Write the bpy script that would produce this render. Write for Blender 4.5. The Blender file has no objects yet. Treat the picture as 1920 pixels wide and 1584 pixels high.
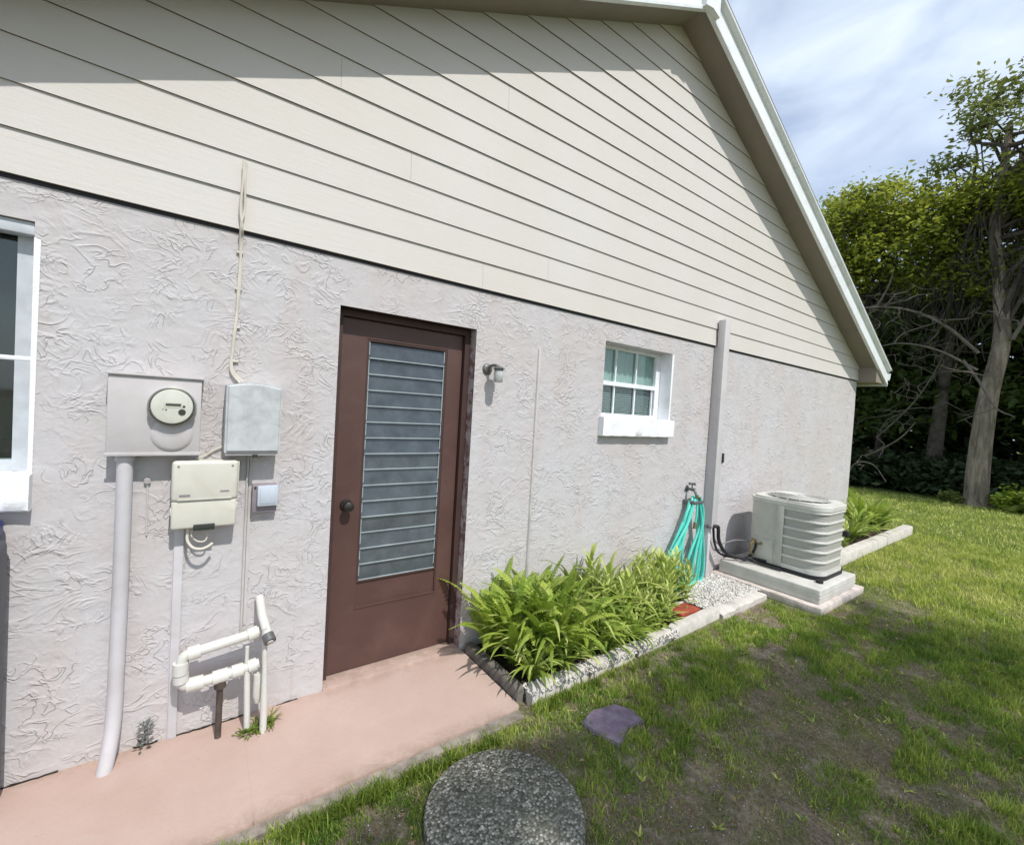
import bpy, bmesh, math, random
import numpy as np
from mathutils import Vector, Matrix, noise as mnoise
R = math.radians
random.seed(7); rng = np.random.default_rng(7)
sc = bpy.context.scene
col = sc.collection

# ------------------------------------------------------------------ camera
cam_d = bpy.data.cameras.new('camera'); cam = bpy.data.objects.new('camera', cam_d); col.objects.link(cam)
right = Vector((0.80996237, -0.5835311, 0.05875721)); up = Vector((-0.03188429, 0.0562254, 0.99790886)); fwd = Vector((0.5856145, 0.81014206, -0.02693498))
m = Matrix((right, up, -fwd)).transposed().to_4x4(); m.translation = Vector((-0.6258, -2.4942, 1.5901))
cam.matrix_world = m
cam_d.sensor_width = 36; cam_d.sensor_fit = 'HORIZONTAL'; cam_d.lens = 834.7/1920*36
cam_d.clip_start = .02; cam_d.clip_end = 2000
sc.camera = cam

# ------------------------------------------------------------------ world, sun, exposure
SUN_EL = 53.5; SUN_AZ = 180.0       # sun stands straight out from the wall (-y)
w = bpy.data.worlds.new('World'); sc.world = w; w.use_nodes = True
nt = w.node_tree; nt.nodes.clear()
out = nt.nodes.new('ShaderNodeOutputWorld'); bg = nt.nodes.new('ShaderNodeBackground')
sky = nt.nodes.new('ShaderNodeTexSky'); sky.sky_type = 'NISHITA'; sky.sun_disc = False
sky.sun_elevation = R(SUN_EL); sky.sun_rotation = R(177); sky.air_density = 1.0; sky.dust_density = 1.2; sky.ozone_density = 1.5
tc = nt.nodes.new('ShaderNodeTexCoord'); mp = nt.nodes.new('ShaderNodeMapping')
mp.inputs['Scale'].default_value = (1.0, 2.6, 5.2); mp.inputs['Rotation'].default_value = (R(20), R(25), R(30))
nz = nt.nodes.new('ShaderNodeTexNoise'); nz.inputs['Scale'].default_value = 1.7; nz.inputs['Detail'].default_value = 5; nz.inputs['Roughness'].default_value = .48; nz.inputs['Distortion'].default_value = .5
cr = nt.nodes.new('ShaderNodeValToRGB'); cr.color_ramp.elements[0].position = .40; cr.color_ramp.elements[1].position = .74
cr.color_ramp.elements[0].color = (.34, .34, .34, 1); cr.color_ramp.elements[1].color = (.95, .95, .95, 1)
mx = nt.nodes.new('ShaderNodeMix'); mx.data_type = 'RGBA'
mx.inputs['B'].default_value = (5.3, 5.9, 6.7, 1)
nt.links.new(tc.outputs['Generated'], mp.inputs['Vector']); nt.links.new(mp.outputs[0], nz.inputs['Vector']); nt.links.new(nz.outputs['Fac'], cr.inputs['Fac'])
nt.links.new(cr.outputs['Color'], mx.inputs['Factor']); nt.links.new(sky.outputs['Color'], mx.inputs['A']); nt.links.new(mx.outputs['Result'], bg.inputs['Color'])
bg.inputs['Strength'].default_value = .15
nt.links.new(bg.outputs[0], out.inputs['Surface'])
sd = bpy.data.lights.new('sun', 'SUN'); sd.energy = 3.1; sd.angle = R(.55); sd.color = (1, .97, .93)
sun = bpy.data.objects.new('sun', sd); col.objects.link(sun)
sun.rotation_euler = Vector((.035, -math.cos(R(SUN_EL)), math.sin(R(SUN_EL)))).to_track_quat('Z', 'Y').to_euler()
sc.view_settings.view_transform = 'Standard'; sc.view_settings.look = 'None'; sc.view_settings.exposure = .30; sc.view_settings.gamma = 1
sc.render.film_transparent = False

# ------------------------------------------------------------------ material helpers
class NT:
    def __init__(s, name):
        s.m = bpy.data.materials.new(name); s.m.use_nodes = True; s.t = s.m.node_tree; s.t.nodes.clear()
        s.out = s.n('ShaderNodeOutputMaterial'); s.b = s.n('ShaderNodeBsdfPrincipled'); s.l(s.b.outputs[0], s.out.inputs[0])
        s.tc = s.n('ShaderNodeTexCoord')
    def n(s, k): return s.t.nodes.new(k)
    def l(s, a, b): s.t.links.new(a, b)
    def noise(s, scale, detail=4, rough=.55, dist=0, stretch=None):
        n = s.n('ShaderNodeTexNoise'); n.inputs['Scale'].default_value = scale; n.inputs['Detail'].default_value = detail
        n.inputs['Roughness'].default_value = rough; n.inputs['Distortion'].default_value = dist
        if stretch:
            mp = s.n('ShaderNodeMapping'); mp.inputs['Scale'].default_value = stretch; s.l(s.tc.outputs['Object'], mp.inputs[0]); s.l(mp.outputs[0], n.inputs['Vector'])
        else: s.l(s.tc.outputs['Object'], n.inputs['Vector'])
        return n.outputs['Fac']
    def ramp(s, src, stops):
        r = s.n('ShaderNodeValToRGB'); e = r.color_ramp.elements
        while len(e) < len(stops): e.new(.5)
        for i, (p, c) in enumerate(stops):
            e[i].position = p; c = c if hasattr(c, '__len__') else (c, c, c); e[i].color = (*c[:3], 1)
        s.l(src, r.inputs[0]); return r.outputs['Color']
    def mix(s, f, a, b, mode='MIX'):
        m = s.n('ShaderNodeMix'); m.data_type = 'RGBA'; m.blend_type = mode
        for k, v in (('Factor', f), ('A', a), ('B', b)):
            if hasattr(v, 'links') : s.l(v, m.inputs[k])
            elif k == 'Factor': m.inputs[0].default_value = v
            else: m.inputs[k].default_value = (*v[:3], 1)
        return m.outputs['Result']
    def math(s, op, a, b=0.):
        m = s.n('ShaderNodeMath'); m.operation = op
        for i, v in enumerate((a, b)):
            if hasattr(v, 'links'): s.l(v, m.inputs[i])
            else: m.inputs[i].default_value = v
        return m.outputs[0]
    def bump(s, h, dist=.01, strength=1.):
        b = s.n('ShaderNodeBump'); b.inputs['Distance'].default_value = dist; b.inputs['Strength'].default_value = strength
        s.l(h, b.inputs['Height']); s.l(b.outputs[0], s.b.inputs['Normal']); return b
    def setc(s, c):
        if hasattr(c, 'links'): s.l(c, s.b.inputs['Base Color'])
        else: s.b.inputs['Base Color'].default_value = (*c[:3], 1)
    def fin(s, rough=.7, spec=.4, metal=0):
        if hasattr(rough, 'links'): s.l(rough, s.b.inputs['Roughness'])
        else: s.b.inputs['Roughness'].default_value = rough
        s.b.inputs['Specular IOR Level'].default_value = spec; s.b.inputs['Metallic'].default_value = metal
        return s.m

def simple(name, c, rough=.6, spec=.4, var=.12, scale=9, bump=.0, metal=0, dirt=None, dirt_amt=.5, dscale=3):
    n = NT(name); a = tuple(v*(1-var) for v in c); b = tuple(min(1, v*(1+var)) for v in c)
    cc = n.mix(n.ramp(n.noise(scale, 5), [(.3, 0), (.7, 1)]), a, b)
    if dirt: cc = n.mix(n.math('MULTIPLY', n.ramp(n.noise(dscale, 6, .65, .6), [(.48, 0), (.68, 1)]), dirt_amt), cc, dirt)
    n.setc(cc)
    if bump: n.bump(n.noise(scale*8, 5), bump, 1)
    return n.fin(rough, spec, metal)

def m_stucco(name, base, seed=0):
    n = NT(name)
    # skip-trowel relief: soft curling ridges left by the trowel, gated into patches, over a faint orange-peel
    d = n.noise(5.0, 2, .5, 1.9, (1, 1, 1.5)); wide = n.noise(4.2, 2, .5, .8, (1, 1, 2.1)); r1 = n.ramp(d, [(.43, 0), (.495, 1), (.53, .45), (.60, 0)])
    e = n.noise(12, 2, .5, 1.4); r2 = n.ramp(e, [(.45, 0), (.50, 1), (.525, .4), (.58, .0)])
    gate = n.math('MULTIPLY', n.ramp(n.noise(3.3, 2), [(.44, 0), (.62, 1)]), n.ramp(n.noise(8, 2), [(.35, .25), (.65, 1)])); gate2 = n.ramp(n.noise(5.1, 2, .5, 0, (1, 1, 1.2)), [(.46, 0), (.60, 1)])
    h = n.math('ADD', n.math('MULTIPLY', n.math('MULTIPLY', r1, gate), 1.0), n.math('MULTIPLY', n.math('MULTIPLY', r2, gate2), .7))
    fine = n.noise(70, 5, .7); mid = n.noise(13, 3, .5, .6)
    h = n.math('ADD', h, n.math('ADD', n.math('MULTIPLY', fine, .30), n.math('ADD', n.math('MULTIPLY', mid, 1.1), n.math('MULTIPLY', wide, 1.0))))
    c = n.mix(n.ramp(n.noise(1.3, 5, .6), [(.35, 0), (.65, 1)]), base, tuple(v*f for v, f in zip(base, (.97, .93, .89))))
    c = n.mix(n.math('MULTIPLY', n.ramp(n.noise(2.2, 6, .7, .5, (1.6, 1, .5)), [(.48, 0), (.70, 1)]), .50), c, tuple(v*f for v, f in zip(base, (.93, .82, .75))))
    c = n.mix(n.math('MULTIPLY', n.ramp(fine, [(.50, 0), (.72, 1)]), .16), c, tuple(v*.6 for v in base))
    # splash-back dirt close to the ground
    g = n.n('ShaderNodeNewGeometry'); sp = n.n('ShaderNodeSeparateXYZ'); n.l(g.outputs['Position'], sp.inputs[0])
    low = n.math('SUBTRACT', 1, n.math('MULTIPLY', sp.outputs['Z'], 3.2)); cl = n.math('MAXIMUM', low, 0.)
    c = n.mix(n.math('MULTIPLY', n.math('MULTIPLY', cl, .5), n.ramp(n.noise(6, 5, .7), [(.35, 0), (.7, 1)])), c, (.42, .36, .31))
    n.setc(c); n.bump(h, .0050, .9); return n.fin(.9, .2)

M = {}
M['stucco'] = m_stucco('painted_stucco', (.535, .522, .532))
def m_siding():
    n = NT('painted_siding')
    c = n.mix(n.ramp(n.noise(1.1, 5, .6), [(.35, 0), (.65, 1)]), (.605, .578, .545), (.585, .552, .502))
    c = n.mix(n.math('MULTIPLY', n.ramp(n.noise(2.5, 6, .7, .3, (.6, 1, 3)), [(.52, 0), (.75, 1)]), .3), c, (.60, .57, .50))
    gr = n.noise(22, 6, .7, .2, (.25, 1, 3.2)); n.setc(c)
    n.bump(n.math('ADD', gr, n.math('MULTIPLY', n.noise(90, 3), .3)), .0018, .7); return n.fin(.7, .3)
M['siding'] = m_siding()
M['siding_edge'] = simple('siding_butt_edge', (.20, .17, .145), .9)  # board undersides coloured dark to deepen the shadow line below each lap
M['soffit'] = simple('soffit_paint', (.27, .235, .195), .75, var=.05, scale=2, bump=.0005, dirt=(.20, .17, .14), dirt_amt=.5, dscale=1.2)
M['fascia'] = simple('white_metal_trim', (.80, .83, .84), .35, .5, var=.03, dirt=(.45, .45, .43), dirt_amt=.3, dscale=4)
M['shingle'] = simple('asphalt_shingle', (.10, .095, .09), .95, var=.4, scale=60, bump=.003)
M['white'] = simple('white_paint', (.78, .80, .82), .55, .4, var=.05, bump=.0006, dirt=(.55, .54, .50), dirt_amt=.35, dscale=8)
M['sillwhite'] = simple('thick_white_paint', (.84, .85, .86), .6, .4, var=.04, scale=14, bump=.002, dirt=(.55, .52, .47), dirt_amt=.3, dscale=10)
M['alu'] = simple('mill_aluminium', (.50, .53, .56), .45, .5, var=.1, scale=20)
M['brown'] = simple('brown_door_paint', (.090, .045, .037), .5, .45, var=.10, scale=5, bump=.0006, dirt=(.115, .065, .054), dirt_amt=.5, dscale=5)
M['brown_dark'] = simple('brown_frame_paint', (.060, .032, .028), .6, .4, var=.15, scale=9, bump=.001)
def m_reveal():
    n = NT('overpainted_stucco'); f = n.ramp(n.noise(16, 5, .7, .8), [(.44, 0), (.56, 1)])
    n.setc(n.mix(f, (.22, .13, .12), (.46, .40, .39))); n.bump(n.noise(24, 5, .6, 1), .012, 1); return n.fin(.85, .2)
M['reveal'] = m_reveal()
def m_glass(name, c, rough=.08, spec=.6, bump=0):
    n = NT(name); n.setc(n.mix(n.ramp(n.noise(9, 5, .6), [(.3, 0), (.7, 1)]), tuple(v*.6 for v in c), tuple(v*1.5 for v in c)))
    if bump: n.bump(n.noise(120, 3), bump, 1)
    n.b.inputs['Coat Weight'].default_value = .6; n.b.inputs['Coat Roughness'].default_value = .05
    return n.fin(rough, spec)
def m_clear(name, tint, alpha):
    n = NT(name); g = n.n('ShaderNodeBsdfGlossy'); g.inputs['Roughness'].default_value = .03; t = n.n('ShaderNodeBsdfTransparent'); t.inputs[0].default_value = (*tint, 1)
    mxs = n.n('ShaderNodeMixShader'); fr = n.n('ShaderNodeLayerWeight'); fa = n.math('POWER', fr.outputs['Facing'], 4.)
    n.l(n.math('ADD', n.math('MULTIPLY', fa, .8), alpha+.03), mxs.inputs[0]); n.l(t.outputs[0], mxs.inputs[1]); n.l(g.outputs[0], mxs.inputs[2]); n.l(mxs.outputs[0], n.out.inputs[0]); return n.m
M['louver'] = m_glass('obscured_louver_glass', (.046, .057, .064), .20, .5, .0006)
M['louver_edge'] = simple('louver_glass_edge', (.30, .355, .37), .35, .5)
M['clear'] = m_clear('window_glass', (.80, .88, .86), .03)
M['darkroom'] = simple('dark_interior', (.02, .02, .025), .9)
M['blind'] = simple('blind_slat', (.56, .58, .60), .6)
M['reflection_curtain'] = simple('reflection_green_curtain', (.58, .64, .61), .8, var=.15, scale=5)  # pale green cloth colour stands in for the reflection in the upper glass
def m_path():
    n = NT('pink_painted_concrete')
    c = n.mix(n.ramp(n.noise(1.7, 6, .6), [(.35, 0), (.65, 1)]), (.455, .325, .270), (.51, .382, .325))
    c = n.mix(n.math('MULTIPLY', n.ramp(n.noise(6, 6, .75, .4), [(.54, 0), (.74, 1)]), .30), c, (.42, .31, .26))
    c = n.mix(n.math('MULTIPLY', n.ramp(n.noise(38, 4, .7), [(.62, 0), (.72, 1)]), .35), c, (.36, .27, .23))
    g = n.n('ShaderNodeNewGeometry'); sp = n.n('ShaderNodeSeparateXYZ'); n.l(g.outputs['Position'], sp.inputs[0])
    nearwall = n.math('MAXIMUM', n.math('ADD', 1, n.math('MULTIPLY', sp.outputs['Y'], 11.)), 0.); rim = n.math('MAXIMUM', n.math('SUBTRACT', n.math('MULTIPLY', sp.outputs['Y'], -14.), 8.), 0.)
    dirt = n.math('MULTIPLY', n.math('ADD', nearwall, rim), n.ramp(n.noise(9, 6, .75, .5), [(.38, 0), (.62, 1)]))
    c = n.mix(n.math('MULTIPLY', n.math('MINIMUM', dirt, 1.), .6), c, (.30, .22, .17))
    c = n.mix(n.math('MULTIPLY', n.ramp(n.noise(3.3, 7, .75, 1.2), [(.56, 0), (.66, 1)]), .28), c, (.50, .41, .365))
    c = n.mix(n.math('MULTIPLY', n.ramp(n.noise(26, 6, .8, .3), [(.64, 0), (.69, 1)]), .5), c, (.27, .20, .16))
    n.setc(c); n.bump(n.math('ADD', n.noise(60, 5, .7), n.math('MULTIPLY', n.noise(5, 3), .8)), .0022, .8); return n.fin(.75, .3)
M['path'] = m_path()
M['concrete'] = simple('weathered_concrete', (.42, .41, .385), .9, .2, var=.15, scale=14, bump=.003, dirt=(.22, .20, .17), dirt_amt=.6, dscale=6)
M['pathedge'] = simple('dirty_concrete_edge', (.30, .26, .22), .95, .2, var=.3, scale=18, bump=.006, dirt=(.12, .10, .075), dirt_amt=.7, dscale=7)
M['pale_concrete'] = simple('sunbleached_concrete', (.58, .545, .495), .9, .2, var=.1, scale=14, bump=.003, dirt=(.36, .33, .28), dirt_amt=.6, dscale=9)
M['pinkblock'] = simple('pinkish_block', (.62, .55, .50), .9, .2, var=.15, scale=14, bump=.003, dirt=(.3, .25, .2), dirt_amt=.6, dscale=9)
M['padgrey'] = simple('grey_composite_pad', (.53, .515, .47), .85, .25, var=.12, scale=8, bump=.002, dirt=(.60, .59, .55), dirt_amt=.6, dscale=4)
M['timber'] = simple('weathered_timber', (.17, .155, .135), .9, .2, var=.35, scale=12, bump=.005, dirt=(.07, .06, .05), dirt_amt=.6, dscale=10)
M['ac'] = simple('beige_grey_enamel', (.52, .505, .45), .45, .45, var=.05, scale=4, dirt=(.30, .31, .27), dirt_amt=.5, dscale=5)
def m_grille():
    n = NT('punched_condenser_grille'); wv = n.n('ShaderNodeTexWave'); wv.inputs['Scale'].default_value = 26; wv.bands_direction = 'DIAGONAL'; n.l(n.tc.outputs['Object'], wv.inputs['Vector'])
    wz = n.n('ShaderNodeTexWave'); wz.inputs['Scale'].default_value = 34; wz.bands_direction = 'Z'; n.l(n.tc.outputs['Object'], wz.inputs['Vector'])
    k = n.math('MULTIPLY', wv.outputs['Fac'], wz.outputs['Fac']); n.setc(n.mix(n.ramp(k, [(.15, 0), (.5, 1)]), (.46, .45, .41), (.31, .305, .275))); n.bump(k, -.002, .8); return n.fin(.5, .4)
M['ac_grille'] = m_grille()
M['ac_top'] = simple('pale_enamel_top', (.62, .61, .56), .5, .4, var=.06, dirt=(.42, .42, .38), dirt_amt=.4, dscale=8)
M['ac_dark'] = simple('coil_shadow_dark', (.075, .08, .078), .8)
M['black'] = simple('black_rubber', (.018, .018, .02), .6, .4, var=.3, scale=30)
M['greybox'] = simple('paint_matched_box', (.52, .495, .49), .6, .4, var=.04, dirt=(.42, .38, .36), dirt_amt=.4, dscale=5)
M['galv'] = simple('chalky_galvanised', (.49, .51, .51), .6, .4, var=.12, scale=16, dirt=(.33, .35, .36), dirt_amt=.75, dscale=11)
M['cream'] = simple('cream_plastic', (.61, .595, .52), .5, .4, var=.04, dirt=(.48, .45, .36), dirt_amt=.4, dscale=6)
M['conduit'] = simple('painted_conduit', (.55, .535, .55), .5, .4, var=.06, scale=6, dirt=(.42, .38, .36), dirt_amt=.4, dscale=5)
M['pvc'] = simple('white_pvc', (.62, .615, .575), .35, .5, var=.04, dirt=(.56, .52, .42), dirt_amt=.5, dscale=14)
M['brownpipe_shadow'] = simple('brown_shadow_pipe', (.075, .055, .045), .7, var=.3, scale=20)  # brown pipe, its colour darkened to carry the shadow falling there
M['meterface'] = simple('meter_face', (.66, .655, .59), .5, .4, var=.06, scale=20)
M['meterglass'] = m_clear('meter_glass_cover', (.98, .985, .97), .02)
M['steel'] = simple('ring_steel', (.20, .21, .17), .35, .5, metal=.4)
M['darkink'] = simple('dark_ink', (.035, .04, .035), .5)
M['sensor'] = simple('blueish_cover', (.50, .55, .62), .4, .5, var=.06, dirt=(.42, .42, .44), dirt_amt=.4, dscale=18)
M['sensordark'] = simple('grey_base_plastic', (.25, .22, .24), .6)
M['bronze'] = simple('aged_bronze', (.045, .040, .035), .4, .5, metal=.5)
M['pewter'] = simple('weathered_pewter', (.16, .16, .155), .45, .5, metal=.5)
M['lampglass'] = m_glass('frosted_lamp_glass', (.42, .44, .43), .25, .5)
M['hose'] = simple('teal_hose_vinyl', (.10, .58, .48), .4, .5, var=.15, scale=5)
M['brass'] = simple('old_brass', (.26, .20, .10), .4, .5, metal=.7, var=.2, scale=20)
M['dkmetal'] = simple('dark_galvanised', (.16, .165, .17), .5, .5, metal=.5)
M['chase'] = simple('painted_line_chase', (.55, .53, .53), .5, .4, var=.05, scale=4, dirt=(.44, .41, .39), dirt_amt=.4, dscale=4)
M['bluebin'] = simple('blue_plastic', (.035, .045, .20), .4, .5)
M['greybin'] = simple('charcoal_plastic', (.085, .09, .105), .5, .4)
M['soil'] = simple('dark_mulch', (.055, .042, .030), .95, .2, var=.5, scale=30, bump=.012)
M['redbrick'] = simple('red_clay', (.33, .075, .045), .85, .2, var=.2, scale=14, bump=.003)
M['purple'] = simple('purple_grey_stone', (.215, .165, .225), .85, .25, var=.25, scale=14, bump=.004, dirt=(.34, .30, .34), dirt_amt=.8, dscale=12)
M['caulk'] = simple('thin_cable_paint', (.50, .475, .46), .6)
M['cable'] = simple('cream_cable', (.60, .56, .48), .6)
M['cable_dark'] = simple('dark_cable', (.24, .22, .21), .6)
def m_bark():
    n = NT('grey_oak_bark'); st = n.noise(9, 6, .7, .6, (1, 1, .16)); c = n.ramp(st, [(.30, (.10, .08, .062)), (.46, (.27, .22, .17)), (.60, (.42, .35, .275)), (.75, (.50, .44, .36))])
    c = n.mix(n.math('MULTIPLY', n.ramp(n.noise(1.6, 4), [(.5, 0), (.65, 1)]), .45), c, (.13, .125, .085)); n.setc(c); n.bump(n.math('ADD', st, n.math('MULTIPLY', n.noise(30, 5, .7, 0, (1, 1, .4)), .4)), .07, 1); return n.fin(.95, .1)
M['bark'] = m_bark()
M['bark_dark'] = simple('dark_limb_bark', (.10, .085, .072), .95, .1, var=.35, scale=7, bump=.02)
M['deadwood'] = simple('bare_grey_twig', (.17, .145, .125), .9, .1, var=.25, scale=5)
M['moss_veil'] = simple('hanging_grey_moss', (.055, .052, .045), .95, .1, var=.35, scale=4)

def m_aggregate():
    n = NT('exposed_aggregate')
    v = n.n('ShaderNodeTexVoronoi'); v.inputs['Scale'].default_value = 95; n.l(n.tc.outputs['Object'], v.inputs['Vector'])
    sp = n.n('ShaderNodeSeparateColor'); n.l(v.outputs['Color'], sp.inputs[0])
    c = n.ramp(sp.outputs[0], [(.0, (.09, .09, .07)), (.45, (.21, .21, .165)), (.78, (.36, .35, .30)), (1, (.62, .60, .54))])
    c = n.mix(n.ramp(v.outputs['Distance'], [(.45, 0), (.8, 1)]), c, (.06, .06, .048))
    c = n.mix(n.math('MULTIPLY', n.ramp(n.noise(5, 4), [(.4, 0), (.65, 1)]), .45), c, (.14, .14, .11)); n.setc(c)
    n.bump(n.math('SUBTRACT', 1, v.outputs['Distance']), .006, 1); return n.fin(.85, .3)
M['aggregate'] = m_aggregate()

def m_ground():
    n = NT('lawn_soil')
    fine = n.noise(75, 6, .75); mid = n.noise(5, 6, .7, .5); big = n.noise(1.1, 4, .6)
    dirt = n.mix(n.ramp(fine, [(.3, 0), (.7, 1)]), (.12, .092, .072), (.47, .385, .31))
    dirt = n.mix(n.ramp(n.noise(3.4, 5, .7, .6), [(.50, 0), (.64, 1)]), dirt, (.58, .50, .41)); dirt = n.mix(n.ramp(n.noise(22, 6, .7), [(.5, 0), (.7, 1)]), dirt, (.20, .16, .11))
    green = n.mix(n.ramp(fine, [(.3, 0), (.7, 1)]), (.07, .11, .026), (.22, .26, .07))
    g = n.n('ShaderNodeNewGeometry'); sp = n.n('ShaderNodeSeparateXYZ'); n.l(g.outputs['Position'], sp.inputs[0])
    far = n.n('ShaderNodeMapRange'); far.inputs['From Min'].default_value = 4; far.inputs['From Max'].default_value = 9; n.l(sp.outputs['X'], far.inputs['Value'])
    f = n.ramp(n.math('ADD', n.math('MULTIPLY', mid, .6), n.math('ADD', n.math('MULTIPLY', big, .4), n.math('MULTIPLY', far.outputs[0], .22))), [(.44, 0), (.60, 1)])
    c = n.mix(f, dirt, green); n.setc(c); n.bump(n.math('ADD', fine, mid), .02, 1); return n.fin(.95, .1)
M['ground'] = m_ground()

def m_leaf(name, cols, trans=.35, rough=.5, patch=1.2, tcol=None):
    n = NT(name); at = n.n('ShaderNodeAttribute'); at.attribute_name = 'tone'
    pn = n.noise(patch, 3)
    f = n.math('ADD', n.math('MULTIPLY', at.outputs['Fac'], .7), n.math('SUBTRACT', n.math('MULTIPLY', pn, .9), .3))
    k = len(cols); c = n.ramp(f, [(i/(k-1), cc) for i, cc in enumerate(cols)]); n.setc(c); n.fin(rough, .35)
    tr = n.n('ShaderNodeBsdfTranslucent'); n.l(n.mix(.5, c, tcol or cols[-1]), tr.inputs[0])
    ms = n.n('ShaderNodeMixShader'); ms.inputs[0].default_value = trans; n.l(n.b.outputs[0], ms.inputs[1]); n.l(tr.outputs[0], ms.inputs[2]); n.l(ms.outputs[0], n.out.inputs[0])
    return n.m
M['grass'] = m_leaf('grass_blade', [(.06, .135, .022), (.20, .32, .048), (.54, .60, .12), (.82, .78, .34)], .35, .55, 1.6, (.25, .32, .06))
M['brightgrass'] = m_leaf('lush_grass_blade', [(.09, .15, .02), (.17, .24, .035), (.28, .34, .07)], .4, .5, 2)
M['straw'] = m_leaf('dry_grass_blade', [(.16, .12, .07), (.27, .21, .13), (.42, .35, .24)], .2, .8, 2)
M['fern'] = m_leaf('fern_green', [(.11, .20, .024), (.32, .44, .055), (.62, .68, .16)], .4, .42, 3, (.30, .42, .05))
M['strap'] = m_leaf('strap_leaf_green', [(.08, .15, .024), (.32, .42, .07), (.74, .76, .30)], .35, .38, 3, (.32, .40, .07))
M['oakleaf'] = m_leaf('oak_leaf', [(.06, .10, .014), (.17, .22, .032), (.34, .39, .06), (.52, .54, .12)], .5, .45, .5, (.42, .44, .05))
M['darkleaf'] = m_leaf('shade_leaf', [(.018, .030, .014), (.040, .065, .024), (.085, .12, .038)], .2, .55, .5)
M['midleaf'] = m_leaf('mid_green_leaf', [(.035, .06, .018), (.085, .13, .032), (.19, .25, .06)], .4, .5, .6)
M['oliveleaf'] = m_leaf('sparse_leaf', [(.08, .11, .028), (.18, .22, .05), (.34, .37, .10)], .35, .45, .7)
M['weed'] = m_leaf('grey_weed_leaf', [(.08, .095, .085), (.15, .17, .15), (.25, .27, .24)], .2, .6, 5)

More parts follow.
